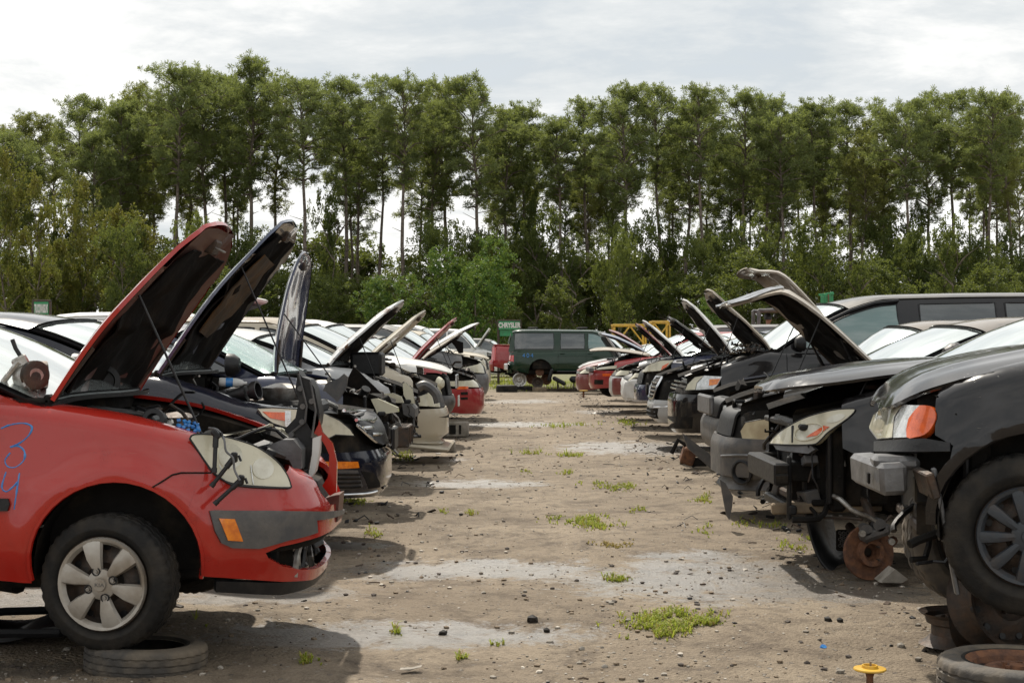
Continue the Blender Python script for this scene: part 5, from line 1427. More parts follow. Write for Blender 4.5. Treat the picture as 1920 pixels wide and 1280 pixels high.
for a, b in coils:
    A = loc(c, a[0], a[1], 6.2); B = loc(c, b[0], b[1], 6.17); mb = MB(); d = (B - A)
    mb.tube([A, A + d * .3], .013, 10); mb.tube([A + d * .3, A + d * .88], .0095, 10); mb.tube([A + d * .86, B], .012, 10)
    mb.box(A - d * .06, (.045, .03, .028), (0, math.atan2(d.x, d.z) + .9, 0), bev=.006); mb.tube([A - d * .05 + Vector((.02, 0, .01)), A + Vector((.035, 0, -.01))], .006, 6)
    mb.build('ignition_coil', M['black'], c.root)
mb = MB(); pp = [(392, 802, 6.3), (408, 806, 6.25), (420, 822, 6.19), (424, 845, 6.18), (437, 858, 6.18), (440, 880, 6.18), (450, 900, 6.17)]
mb.tube(smooth([tuple(loc(c, *p)) for p in pp]), .0055, 6); mb.build('coil_harness', M['lgrey'], c.root)
rg = random.Random(4); mb = MB()
for i in range(15):
    p = loc(c, 337 + (i % 5) * 9 + rg.uniform(-3, 3), 789 + (i // 5) * 6 + i % 5 * 1.6 + rg.uniform(-2, 2), 6.42 + .03 * (2 - i // 5)); mb.box(p, (.016, .018, .014), (rg.uniform(-.3, .3), rg.uniform(-.3, .3), rg.uniform(0, 1)), rg.choice((0, 0, 0, 0, 1)), .002)
mb.build('relay_bank', [M['blue'], M['white']], c.root)
slab(c, 'air_duct', sc([(1080, 60), (1110, 110), (1170, 130), (1210, 200), (1250, 400), (1240, 480), (1200, 560), (1190, 700), (1160, 830), (1130, 840), (1120, 700), (1130, 640), (1060, 610), (985, 545), (975, 520), (1060, 430), (1085, 300), (1060, 200)], 300, 680, 4.174), 7.0, .16, 'black')
mb = MB()
for a in [(1100, 200), (1120, 340), (1115, 460), (1030, 560), (1190, 300)]:
    p = loc(c, 300 + a[0] / 4.174, 680 + a[1] / 4.174, 6.99); mb.lathe([(.014, -.02), (.014, .02), (.001, .02)], p, (0, -1, 0), 8)
mb.tube([loc(c, 560, 700, 6.985), loc(c, 575, 760, 6.98), loc(c, 572, 790, 6.98), loc(c, 545, 812, 6.98)], .006, 6)
mb.tube([loc(c, 582, 715, 6.985), loc(c, 592, 770, 6.98), loc(c, 585, 820, 6.98)], .006, 6)
mb.build('duct_clip', M['grey'], c.root)
slab(c, 'battery_box', sc([(835, 650), (960, 600), (1040, 600), (1110, 680), (1105, 830), (1040, 850), (1000, 760), (860, 690)], 300, 680, 4.174), 6.85, .22, 'lgrey')
slab(c, 'washer_bottle', sc([(1195, 590), (1255, 570), (1245, 700), (1215, 850), (1180, 900), (1165, 860), (1190, 720)], 300, 680, 4.174), 6.95, .08, 'white')
slab(c, 'torn_bumper_edge', sc([(1155, 350), (1230, 395), (1270, 540), (1350, 630), (1385, 780), (1380, 1010), (1330, 1040), (1270, 960), (1310, 900), (1322, 850), (1325, 720), (1295, 650), (1250, 580), (1190, 540), (1150, 470)], 300, 680, 4.174), 7.0, .03, 'p_red')
slab(c, 'plate_bracket', sc([(1290, 1060), (1405, 1030), (1390, 1240), (1330, 1275), (1325, 1090)], 300, 680, 4.174), 6.98, .2, 'p_redin')
mb = MB()
for i in range(26):
    y = rg.uniform(-.45, .5); z = rg.uniform(.28, .43); mb.box((-rg.uniform(.09, .3), y, z), (.03, rg.uniform(.03, .12), rg.uniform(.02, .08)), (rg.uniform(-.5, .5), rg.uniform(-.5, .5), rg.uniform(-.5, .5)), rg.choice((0, 0, 1, 2)), .005)
for i in range(12):
    y = rg.uniform(-.4, .4); mb.tube([(-.12, y, .44), (-.1 - rg.uniform(0, .1), y + rg.uniform(-.1, .1), .36), (-.14, y + rg.uniform(-.1, .1), .27)], rg.uniform(.006, .016), 6, rg.choice((0, 1, 2)))
mb.build('bumper_innards', [M['black'], M['metal'], M['grey']], c.root)
mb = MB(); mb.box((-1.0, -.25, 1.0), (.34, .5, .05), (0, .12, 0), bev=.02); mb.box((-.98, -.35, 1.03), (.3, .1, .02), (0, .12, 0), 1, bev=.01); mb.lathe([(.05, 0), (.055, .05), (.05, .06), (.03, .06), (.03, 0)], loc(c, 293, 790, 6.5), (0, -1, .2), 20)
mb.build('air_box', [M['black'], M['grey']], c.root)
mb = MB(); p = loc(c, 196, 715, 7.0); mb.lathe([(.06, -.04), (.075, -.03), (.075, .05), (.05, .055), (.045, .03), (.001, .03)], p, (.3, -1, .1), 24); mb.build('intake_hose', M['black'], c.root)
# compressor lying on the cowl
t_ = thing('compressor', 'cast metal compressor with pulley resting on the red hatchback\'s cowl', 'car part', W(48, 707, 6.42))
mb = MB()
mb.lathe([(.001, -.085), (.04, -.088), (.05, -.08), (.055, -.06), (.054, .02), (.045, .03), (.001, .03)], (0, 0, 0), (-.75, .65, 0), 24)
mb.tube([(0, -.06, .0), (.03, -.075, -.04)], .012, 8); mb.box((-.02, -.01, .07), (.07, .04, .05), (0, -.5, .3), bev=.008); mb.tube([(-.09, -.03, -.02), (-.02, -.03, .07)], .014, 8); mb.tube([(.02, -.02, -.05), (.1, .0, -.03)], .012, 8)
mb.X = Matrix.Identity(4); mb.build('housing', M['alu'], t_)
mb = MB(); mb.lathe([(.03, 0), (.06, 0), (.066, .004), (.058, .012), (.058, .022), (.066, .03), (.05, .034), (.03, .03), (.001, .03)], (.045, -.035, .01), (.75, -.65, 0), 28); mb.lathe([(.03, 0), (.063, .0), (.063, .03), (.03, .03)], (.055, .03, .01), (.8, .4, 0), 28); mb.build('pulley', M['rustd'], t_)
mb = MB(); mb.tube([(-.02, 0, .09), (-.045, 0, .13), (-.06, 0, .17)], .01, 6); mb.build('plug', M['black'], t_)

# ---- navy sedan behind it
c = L2
c.trp('headlight', [(482, 766), (511, 764), (559, 767), (600, 772), (635, 788), (655, 805), (662, 817), (628, 815), (616, 821), (600, 816), (540, 803), (511, 794), (492, 781)], 'lamp', off=.012, thick=.03, nf=True)
c.trp('marker_lens', [(492, 773), (534, 774), (534, 789), (506, 784)], 'orange', off=.018, thick=.01, nf=True); c.trp('lamp_reflector', [(534, 770), (545, 771), (545, 800), (534, 799)], 'clear', off=.018, thick=.01, nf=True)
c.trp('grille', [(644, 775), (693, 773), (699, 783), (710, 822), (717, 835), (700, 829), (674, 806)], 'black', off=.012, thick=.02)
for a, b in (((644, 775), (693, 774)), ((664, 790), (702, 789)), ((676, 803), (706, 802)), ((692, 815), (709, 815))): line(c, 'grille_slat', [a, ((a[0] + b[0]) / 2, a[1]), b], 'chrome', .013, .022)
line(c, 'grille_surround', smooth([(644, 775), (674, 806), (700, 829), (720, 838), (727, 846)]), 'chrome', .012, .022)
c.trp('fog_strip', [(592, 864), (669, 865), (672, 876), (638, 878), (594, 876)], 'amber', off=.014, thick=.012)
c.trp('lower_grille', [(632, 880), (670, 881), (680, 912), (633, 918)], 'grey', off=.006, thick=.01)
for k in range(4): line(c, 'intake_bar', [(633, 888 + k * 8), (655, 888 + k * 8), (674, 888 + k * 7.6)], 'shadow', .008, .014)
c.trp('fog_recess_shade', [(676, 882), (700, 886), (712, 912), (690, 915)], 'shadow', off=.006, thick=.01)  # recess shade painted as a dark overlay on the bumper
line(c, 'bumper_lip', smooth([(632, 926), (680, 924), (705, 919), (724, 908)]), 'chrome', .008, .01)
mb = MB(); mb.box((.03, .1, .52), (.03, .34, .16), bev=.01); mb.build('plate_bracket', M['black'], c.root)
mb = MB(); a = loc(c, 425, 745, 9.75); b = loc(c, 476, 733, 9.7)
mb.tube([a, a.lerp(b, .75)], [.035, .055], 14); mb.lathe([(.06, -.01), (.066, 0), (.066, .035), (.052, .035), (.05, -.03), (.001, -.03)], b, (b - a), 18); mb.build('intake_pipe', M['black'], c.root)
mb = MB(); mb.X = c.HX; patch(mb, [(.45, -.5), (1.15, -.5), (1.2, -.1), (1.0, .25), (.5, .2)], lambda t, y: c.hoodS(t, y), .07, off=.09, thick=.01, fn=lambda t, y: .03 * noise.noise(Vector((t * 6, y * 6, 3)))); mb.build('scorched_pad', M['brown'], c.hoodo)
line(c, 'drip_rail', None, 'chrome', .008, .0, raw=[(-c.u(t), .99) for t in (1.7, 2.0)])
mb = MB(); mb.tube([c.G(-1)(t, interp(c.roof)(t) - .12) + Vector((0, -.01, 0)) for t in (1.75, 1.9, 2.05, 2.2, 2.4, 2.6, 2.9, 3.3)], .011, 6); mb.build('chrome_moulding', M['chrome'], c.root)
t_ = thing('water_bottle', 'empty clear bottle with blue label lying in the navy sedan\'s engine bay', 'bottle', W(410, 716, 10.2))
mb = MB(); mb.lathe([(.001, 0), (.03, .004), (.033, .02), (.033, .13), (.022, .165), (.012, .18), (.012, .2), (.001, .2)], (0, 0, 0), (1, .2, -.05), 16); mb.build('bottle_body', M['white'], t_)
mb = MB(); mb.lathe([(.034, .05), (.0345, .1)], (0, 0, 0), (1, .2, -.05), 16); mb.build('paper_label', M['blue'], t_)

# ---- blue and silver sedans
c = L3
slab(c, 'headlight', sc([(1650, 285), (1700, 280), (1860, 350), (1865, 385), (1700, 405), (1690, 370)], 300, 680, 4.174), 12.4, .12, 'lamp')
mb = MB()
for z in (.36, .52): mb.box((.02, -.35, z), (.03, .55, .02)); mb.box((-.1, -.35, z), (.03, .5, .02), mi=1)
for y in (-.6, -.35, -.1): mb.box((-.03, y, .44), (.14, .03, .18))
mb.build('crash_beam', [M['rustd'], M['metal']], c.root)
slab(c, 'bent_liner', sc([(1245, 290), (1300, 160), (1400, 120), (1440, 85), (1470, 110), (1455, 200), (1400, 290), (1370, 330), (1290, 320)], 300, 680, 4.174), 12.2, .05, 'grey')
slab(c, 'fender_flap', sc([(1450, 160), (1515, 30), (1560, 70), (1735, 240), (1600, 235), (1480, 190)], 300, 680, 4.174), 13.3, .02, 'lining')
slab(c, 'splash_shield', sc([(680, 940), (770, 900), (880, 1095), (870, 1130), (780, 1190)], 620, 640, 6), 12.6, .05, 'grey')
c = L4
slab(c, 'headlight', sc([(810, 470), (840, 460), (920, 540), (945, 700), (870, 690), (820, 600)], 620, 640, 6), 15.1, .1, 'lamp')
slab(c, 'lamp_cover', sc([(580, 590), (700, 580), (790, 620), (820, 690), (740, 690), (620, 640)], 620, 640, 6), 14.6, .1, 'lamp')
mb = MB(); P = [tuple(loc(c, 620 + x / 6, 640 + y / 6, 15.2)) for x, y in [(980, 520), (1050, 490), (1130, 530), (1190, 600), (1215, 690)]]
mb.tube(smooth(P), .05, 8); mb.build('bent_fender_edge', M['grey'], c.root)
slab(c, 'bumper_remnant', sc([(800, 700), (900, 700), (950, 760), (955, 850), (880, 850), (820, 820)], 620, 640, 6), 15.0, .5, 'grey')
mb = MB(); mb.box(loc(c, 690, 682, 15.6), (.34, .5, .26), bev=.03); mb.build('air_box', M['black'], c.root)
c = L5
c.trp('bumper_opening_shade', sc([(1205, 785), (1255, 790), (1260, 860), (1215, 850)], 620, 640, 6), 'shadow', off=.008, thick=.01)  # dark patch on the skin paints the shade of an opening
mb = MB(); mb.box((-.2, 0, .02), (.5, 1.6, .05), (0, .1, 0), bev=.02); mb.build('spoiler', M['p_beige'], c.root)
c = L6
for sg in (1, -1):
    mb = MB(); p = c.P(sg * .68, .68) ; mb.lathe([(.001, .05), (.06, .04), (.09, 0), (.1, -.02), (.085, -.04)], p, (1, sg * .5, 0), 20); mb.build('headlight', M['lamp'], c.root)
mb = MB()
for i in range(7): mb.box((.03, -.3 + i * .1, .7), (.03, .03, .2), bev=.005)
mb.build('grille_bar', M['chrome'], c.root)
mb = MB(); mb.box((.07, -.35, .42), (.02, .28, .16), bev=.005); mb.build('plate', M['white'], c.root)
c = L7
c.trp('side_marker', sc([(1420, 505), (1545, 505), (1545, 535), (1420, 540)], 620, 640, 6), 'orange', off=.01)
c.trp('intake_slot_shade', sc([(1460, 570), (1540, 565), (1540, 600), (1465, 600)], 620, 640, 6), 'shadow', off=.008); c.trp('intake_slot_shade', sc([(1460, 628), (1540, 625), (1540, 652), (1465, 655)], 620, 640, 6), 'shadow', off=.008)  # slots are painted shade, dark patches laid over the bumper
slab(L8, 'torn_lining', sc([(1490, 10), (1490, 130), (1440, 135), (1400, 60), (1350, 0), (1400, -20)], 620, 640, 6), 26.3, .1, 'lining')
c = L9
c.trp('oval_headlight', sc([(1675, 180), (1700, 165), (1760, 170), (1795, 205), (1790, 240), (1740, 240), (1690, 215)], 620, 640, 6), 'lamp', off=.03)

# ---- right row
c = R1
K7 = lambda p: sc(p, 1440, 520, 4)
c.trp('headlight', [(1662, 762), (1695, 759), (1680, 782), (1676, 821), (1647, 824), (1652, 790)], 'lamp', off=.006, thick=.05, nf=True)
c.trp('turn_lens', [(1695, 759), (1727, 760), (1706, 785), (1702, 820), (1676, 821), (1680, 782)], 'clear', off=.006, thick=.04, nf=True)
c.trp('corner_lens', smooth([(1727, 760), (1745, 761), (1754, 770), (1756, 784), (1748, 802), (1735, 815), (1718, 820), (1702, 820), (1706, 785), (1727, 760)], 2), 'orange', off=.008, thick=.04, nf=True)
c.trp('headlight', None, 'lamp', raw=[(-.35, .72), (-.6, .74), (-.62, .9), (-.36, .88)], off=.0, thick=.03)
c.trp('lamp_trim', [(1640, 828), (1735, 822), (1782, 830), (1782, 846), (1640, 846)], 'black', off=.006, thick=.03)
line(c, 'panel_seam', smooth(K7([(1140, 825), (1180, 860), (1300, 905), (1380, 950), (1415, 1000), (1410, 1030)])), 'shadow', .004, .002)
A = [(c.ta + (c.ra + .03) * math.cos(R(a)), c.za + (c.ra + .03) * math.sin(R(a))) for a in range(0, 181, 9)]
B = [(c.ta + (c.ra - .005) * math.cos(R(a)), c.za + (c.ra - .005) * math.sin(R(a))) for a in range(180, -1, -9)]
c.trp('arch_flare', None, 'p_black', raw=c.sidepoly([(max(t, .03), z) for t, z in A + B], 1), off=.022, thick=.03)
mb = MB(); mb.box((.0, .46, .565), (.12, .66, .14), (0, .06, .12), bev=.02); mb.box((-.06, .62, .63), (.2, .2, .06), bev=.02); mb.box((.058, .66, .56), (.012, .06, .05), mi=1, bev=.004); mb.build('bumper_bar', [M['lgrey'], M['shadow']], c.root)
mb = MB(); mb.box((-.25, .82, .35), (.02, .05, .55), (0, .18, 0), bev=.005); mb.build('liner_strip', M['lgrey'], c.root)
wr = [o for o in c.root.children if o.name.startswith('wheel')]
for o in wr:
    for x in list(o.children): bpy.data.objects.remove(x)
    bpy.data.objects.remove(o)
wx = loc(c, 1921, 998, 6.1)
wheel(c.root, (wx.x, .82, wx.z), .343, .22, .205, cover=(9, .016, .028, 'hub'), steer=-R(6), side=1, rot=.3)
tyrething('upright tyre standing close behind the black suv\'s front wheel', (2.26, 6.92, .52), (-.1, 1, 0), .343, .22, 'rubberd', rim='rustd')
R1w = [o for o in c.root.children if o.name.startswith('wheel')]

c = R2
lamp = c.trp('headlight', smooth([(1444, 832), (1457, 816), (1484, 797), (1516, 781), (1560, 769), (1590, 766), (1604, 768), (1590, 784), (1556, 808), (1537, 827), (1524, 833), (1484, 834), (1444, 832)], 3), 'lamp', off=.01, thick=.06, nf=True)
try:
    pr = c.trc([(1519 + 26 * math.cos(R(a)), 810 + 15 * math.sin(R(a)) - 6 * math.cos(R(a))) for a in range(0, 360, 24)])
    c.nofold = False; mb = MB(); ring = []
    for u, z in pr:
        n_ = (c.P(u + .002, z) - c.P(u - .002, z)).cross(c.P(u, z + .002) - c.P(u, z - .002)).normalized(); ring.append(c.P(u, z) + n_ * .018)
    mb.tube(ring, .0035, 6, closed=True); mb.build('lens_ring', M['lamp'], lamp)
    c.trp('reflector', [(1519 + 24 * math.cos(R(a)), 810 + 13.5 * math.sin(R(a)) - 6 * math.cos(R(a))) for a in range(0, 360, 20)], 'lampin', off=.014, thick=.004, nf=True, parent=lamp)
    c.trp('reflector', [(1568 + 17 * math.cos(R(a)), 784 + 7 * math.sin(R(a)) - 5 * math.cos(R(a))) for a in range(0, 360, 20)], 'lampin', off=.014, thick=.004, nf=True, parent=lamp)
except Exception as ex: print(ex)
c.trp('marker_lens', [(1514, 820), (1546, 798), (1556, 800), (1533, 817)], 'orange', off=.018, thick=.02, parent=lamp, nf=True)
c.trp('lamp_housing', [(1450, 834), (1520, 835), (1528, 842), (1515, 850), (1480, 846), (1455, 842)], 'lgrey', off=-.0, thick=.05)
mb = MB()
mb.box((-.04, .2, .49), (.1, 1.0, .14), bev=.012)
for k in range(2): mb.box((-.04, .701, .457 + k * .066), (.075, .01, .05), mi=1, bev=.003)
mb.box((-.18, .5, .49), (.22, .1, .12), mi=1); mb.box((-.18, -.4, .49), (.22, .1, .12), mi=1)
mb.build('crash_beam', [M['black'], M['shadow']], c.root)
mb = MB(); mb.box((-.35, .55, .27), (.7, .06, .07), (0, .03, 0), bev=.01); mb.box((-.12, .2, .26), (.05, .9, .06), mi=1, bev=.01); mb.box((-.1, .62, .4), (.03, .03, .4), mi=1); mb.build('subframe', [M['wood'], M['black']], c.root)
mb = MB(); X0 = loc(c, 1628, 1035, 8.85); mb.lathe([(.03, .0), (.05, .0), (.055, -.045), (.085, -.045), (.09, -.012), (.168, -.012), (.17, -.008), (.17, .012), (.16, .014), (.03, .014)], X0, (.28, -1, -.12), 48)
for i in range(5):
    a = i * 1.257; mb.tube([X0 + Vector((math.cos(a) * .068, .05, math.sin(a) * .068)), X0 + Vector((math.cos(a) * .068 + .01, .02, math.sin(a) * .068))], .007, 6, 1)
mb.X = Matrix.Translation(X0) @ Matrix.Rotation(0, 4, 'Z') @ Matrix.Translation(-X0)
dk = mb.build('brake_disc', [M['rust'], M['rustd']], c.root)
mb = MB(); p = X0 + Vector((-.03, .03, .13)); mb.box(p, (.2, .1, .08), (0, .35, 0), bev=.025); mb.tube([p + Vector((-.02, -.04, .05)), p + Vector((-.02, .05, .05))], .04, 12); mb.tube([p + Vector((.06, -.04, .02)), p + Vector((.06, .05, .02))], .035, 12)
mb.tube([p + Vector((.09, .04, 0)), p + Vector((.09, .07, 0))], .02, 10, 1); mb.tube([p + Vector((-.09, .04, -.05)), p + Vector((-.09, .07, -.05))], .02, 10, 1); mb.build('brake_caliper', [M['grey'], M['alu']], c.root)
mb = MB(); mb.tube([p + Vector((0, -.03, .05)), p + Vector((.02, -.2, .2)), p + Vector((.1, -.35, .35))], .03, 8); mb.tube([X0 + Vector((0, -.04, 0)), X0 + Vector((0, -.5, .1))], .03, 8); mb.tube([X0 + Vector((0, -.05, -.06)), X0 + Vector((-.25, -.35, .03))], .03, 8, 1); mb.tube([p, p + Vector((-.1, 0, .1)), p + Vector((-.25, -.1, .02)), p + Vector((-.45, -.1, .0))], .01, 6)
mb.build('suspension_arm', [M['rustd'], M['rust']], c.root)

c = R3
rr_ = c.trc([(1393, 885)])[0]; p = c.P(*rr_)
mb = MB(); mb.lathe([(.1, .0), (.105, .025), (.09, .03), (.07, -.0), (.065, -.06), (.001, -.06)], p, (.75, .65, 0), 28); fg = mb.build('fog_lamp', M['black'], c.root)
mb = MB(); mb.lathe([(.001, -.02), (.04, -.025), (.064, -.045)], p, (.75, .65, 0), 24); mb.build('lens', M['lamp'], fg)
c.trp('headlight', sc([(545, 620), (580, 560), (680, 540), (790, 530), (790, 600), (730, 690), (640, 700), (560, 680)], 1240, 640, 3.69), 'cream', off=.0, thick=.05)
line(c, 'bumper_crease', smooth(sc([(420, 790), (520, 785), (620, 785), (680, 775)], 1240, 640, 3.69)), 'lgrey', .012, .006)
# chrome grille at the hood's tip
mb = MB(); mb.X = c.HX
for k in range(9):
    y = -.36 + k * .09; mb.tube([c.hoodS(t, y) + Vector((.012, 0, .006)) for t in (.05, .1, .16, .22)], .008, 5)
mb.build('grille_bar', M['chrome'], c.hoodo)
mb = MB(); mb.X = c.HX; mb.tube([c.hoodS(t, -.42) + Vector((.012, 0, .008)) for t in (.05, .12, .2, .25)] + [c.hoodS(.25, y) + Vector((.01, 0, .014)) for y in (-.2, 0, .2)] + [c.hoodS(t, .42) + Vector((.012, 0, .008)) for t in (.25, .2, .12, .05)], .016, 6)
mb.build('grille_surround', M['chrome'], c.hoodo)
for y in (-.62, .62):
    mb = MB(); a = c.HX @ (c.hoodS(.85, y) - Vector((0, 0, .05))); b = Vector((-1.12, y * .95, c.zf(1.1) - .03)); mb.tube([a, a.lerp(b, .5)], .01, 8); mb.tube([a.lerp(b, .45), b], .016, 8); mb.build('gas_strut', M['black'], c.root)
t_ = slab(None, 'plastic_shard', sc([(405, 955), (440, 975), (495, 1070), (490, 1140), (470, 1235), (450, 1200), (430, 1100)], 1240, 640, 3.69), 11.15, .03, 'grey')
tag(t_, 'torn grey plastic blade hanging below the grey bumper with the fog lamp', 'car part')
c = R4
c.trp('headlight', [(1359, 761), (1384, 759), (1390, 765), (1386, 789), (1357, 787)], 'clear', off=.02, thick=.05); c.trp('marker_lens', [(1388, 763), (1400, 765), (1396, 779), (1388, 780)], 'amber', off=.02, thick=.04)
mb = MB(); mb.box((.02, .1, .63), (.05, .95, .2), bev=.02); mb.build('radiator_frame', M['lgrey'], c.root)
c = R5
c.trp('headlight', [(1286, 732), (1291, 720), (1304, 707), (1321, 704), (1308, 718), (1305, 731)], 'lamp', off=.014, thick=.04, nf=True); c.trp('turn_lens', [(1305, 731), (1308, 718), (1321, 704), (1354, 706), (1346, 721), (1338, 729)], 'clear', off=.014, thick=.04, nf=True); c.trp('marker_lens', [(1330, 723), (1331, 711), (1351, 710), (1345, 721)], 'amber', off=.02, thick=.02, nf=True)
line(c, 'panel_seam', smooth([(1280, 737), (1320, 733), (1360, 729), (1395, 729)]), 'shadow', .007, .003)
c.trp('fog_recess_shade', sc([(90, 510), (220, 520), (215, 600), (130, 600), (100, 560)], 1240, 640, 3.69), 'shadow', off=.006)  # flat dark patch, the recess has its shade painted on
for z in (.66, .70, .74, .78): line(c, 'grille_slat', None, 'chrome', .011, .012, raw=[(u, z) for u in (-.35, -.1, .1, .35)])
mb = MB(); mb.tube([c.G(1)(t, interp(c.roof)(t) - .06) + Vector((0, .03, .0)) for t in (1.5, 1.8, 2.1, 2.4, 2.7)], .022, 6); mb.build('rain_deflector', M['black'], c.root)
rgx = random.Random(9); mb = MB()
for i in range(60):
    p = Vector((-.95 + rgx.gauss(0, .1), rgx.uniform(-.7, .85), 1.12 + rgx.uniform(-.03, .1))); d = Vector((rgx.gauss(0, 1), rgx.gauss(0, 1), rgx.gauss(0, .6))).normalized() * .05; mb.tube([p, p + d, p + d + Vector((d.y, d.x, -d.z))], rgx.uniform(.004, .012), 5, rgx.choice((0, 1, 1)))
mb.build('torn_insulation', [M['wood'], M['rustd']], c.root)['kind'] = 'stuff'
c = R6
for sg in (1,):
    c.trp('grille', None, 'shadow', raw=[(-.38, .44), (.38, .44), (.44, .72), (-.44, .72)], off=.012)
    line(c, 'grille_surround', None, 'chrome', .018, .02, raw=[(-.38, .44), (.0, .43), (.38, .44), (.42, .58), (.44, .72), (.2, .735), (-.2, .735), (-.44, .72), (-.42, .58), (-.38, .44)])
    for z in (.49, .545, .6, .655): line(c, 'grille_slat', None, 'chrome', .011, .018, raw=[(u, z) for u in (-.4, -.2, 0, .2, .4)])
    mb = MB(); mb.lathe([(.09, 0), (.09, .03), (.07, .035), (.001, .03)], (.03, .28, .57), (1, 0, 0), 20, 0); mb.build('emblem_hole_shade', M['shadow'], c.root)  # dark disc stands for the shade inside the hole
    c.trp('lower_grille', None, 'shadow', raw=[(-.5, .16), (.5, .16), (.55, .3), (-.55, .3)], off=.01)
    for z in (.2, .25): line(c, 'intake_bar', None, 'black', .01, .016, raw=[(u, z) for u in (-.5, -.2, 0, .2, .5)])
    line(c, 'bumper_moulding', None, 'chrome', .012, .014, raw=[(-.8, .34), (-.5, .32), (0, .315), (.5, .32), (.8, .34)])
c = R7
c.trp('headlight', [(1204, 698), (1218, 684), (1240, 676), (1264, 675), (1252, 687), (1240, 695)], 'lamp', off=.014, thick=.04, nf=True); c.trp('marker_lens', [(1240, 694), (1243, 686), (1255, 680), (1250, 688)], 'orange', off=.02, thick=.02, nf=True)
c.trp('front_bumper', None, 'p_dblue', raw=[(-.9, .3), (.9, .3), (.95, .55), (-.95, .55)], off=.0, thick=.03)
for c, colr in ((R9, 'p_maroon'), (R8, 'white')):
    c.trp('bumper_corner', None, colr, raw=[(.45, .25), (1.0, .28), (1.02, .58), (.45, .56)], off=.03, thick=.02)
c = R10
mb = MB(); mb.box((-.02, 0, .62), (.1, 1.5, .1), bev=.02); mb.build('bumper_beam', M['lgrey'], c.root)
c.trp('side_marker', None, 'orange', raw=[(.8, .48), (1.0, .48), (1.0, .54), (.8, .54)], off=.01); c.trp('bumper_opening_shade', None, 'shadow', raw=[(.55, .3), (.8, .3), (.82, .4), (.57, .4)], off=.01)  # the opening is a dark overlay with its shade put into the colour

for c, lab in ((R5, 0), (G, 0)):
    ws_ = [o for o in c.root.children if o.name.startswith('side_window')]
    lo = [o for o in ws_ if (sum(v.co.y for v in o.data.vertices) * c.ns > 0)]
    if lo: o = max(lo, key=lambda o: sum(v.co.x for v in o.data.vertices) / len(o.data.vertices)); o.data.materials[0] = M['teal']
line(L1, 'lens_seam', smooth([(452, 826), (466, 850), (470, 880), (474, 908)]), 'clear', .0025, .008)
L1.trp('reflector', [(432 + 22 * math.cos(R(a)), 855 + 24 * math.sin(R(a))) for a in range(0, 360, 20)], 'lampin', off=.008, thick=.004, nf=True)
L1.trp('reflector', [(492 + 20 * math.cos(R(a)), 878 + 20 * math.sin(R(a))) for a in range(0, 360, 20)], 'lampin', off=.008, thick=.004, nf=True)
line(L1, 'lens_seam', smooth([(395, 818), (402, 850), (420, 890)]), 'clear', .002, .008)
# ---- the green suv's details
c = G
mb = MB()
for t in (4.3, 2.6):
    for y in (-.6, .6): mb.box((-t, y, 1.83), (.35, .05, .05), bev=.02)
mb.build('roof_rack', M['black'], c.root)
mb = MB(); mb.box((-5.22, 0, .5), (.16, 1.8, .22), bev=.03); mb.build('chrome_bumper', M['chrome'], c.root)
mb = MB(); mb.box((-2.4, -.98, .34), (2.2, .16, .06), bev=.02); mb.build('running_board', M['black'], c.root)
for z in (.62, .86): line(c, 'body_crease', None, 'p_dgreen', .012, .0, raw=[(-c.u(t), z) for t in (1.5, 2.4, 3.5)])
A = [(c.tr_ if False else 4.05 + (.47) * math.cos(R(a)), .36 + .47 * math.sin(R(a))) for a in range(0, 181, 10)]; B = [(4.05 + .405 * math.cos(R(a)), .36 + .405 * math.sin(R(a))) for a in range(180, -1, -10)]
c.trp('arch_flare', None, 'p_dgreen', raw=c.sidepoly(A + B, -1), off=.03, thick=.03, step=.1)
for s_, x in (('4', -4.62), ('0', -4.48), ('4', -4.34)): text_mesh('paint_mark', s_, .2, M['blue'], c.root, Matrix.Translation((x, -.965, .88)) @ Matrix.Rotation(PI / 2, 4, 'X'))
mb = MB(); mb.lathe([(.001, -.05), (.14, -.05), (.15, -.03), (.15, .03), (.05, .05), (.001, .05)], loc(c, 1012, 697, 48.7), (0, 1, 0), 24); mb.build('brake_drum', M['rust'], c.root)


# ------------------------------------------------------------------ loose wheels, tyres, blocks
tyrething('worn muddy tyre lying flat under the red hatchback\'s front wheel', W(275, 1229, 6.42), (.04, .03, 1), .272, .135, rr=.17)
tyrething('dusty tyre with rusty rim lying flat at the foot of the black suv\'s wheel stack', (2.03, 5.72, .1), (0, 0, -1), .315, .17, rim='rust')
rimthing('greenish upright steel rim wedged under the black suv\'s front wheel', (2.2, 6.4, .30), (-.3, 1, -.2), .215, .19)
rimthing('rusty steel rim lying like a bowl beside the stacked wheels', (2.1, 6.72, .11), (0, 0, -1), .17, .15, 'rustd')
rimthing('narrow rim edge leaning behind the black suv\'s front wheel', (2.2, 6.6, .2), (-.9, 1, 0), .19, .16)
for px, py, Y, r, m, lab in ((1008, 717, 48.4, .19, 'rustd', 'rusty rim standing on edge under the green suv\'s rear hub'), (1024, 711, 48.9, .18, 'rust', 'red-brown rim standing right behind the rusty rims under the green suv'), (997, 709, 49.0, .19, 'rust', 'brown rim leaning left of the green suv\'s rear hub')):
    rimthing(lab, W(px, py, Y), (0, -1, 0), r, .16, m)
rimthing('silver alloy rim leaning under the green suv\'s tail', W(974, 712, 48.2), (.2, -1, 0), .22, .18, 'alu')
tyrething('black tyre lying flat left of the green suv\'s rims', W(950, 729, 47.6) , (0, 0, 1), .36, .26, 'rubber', n=48)
tyrething('thin black tyre lying between the flat tyre and the rims', W(983, 727, 48.3), (0, 0, 1), .28, .14, 'rubber', n=48)
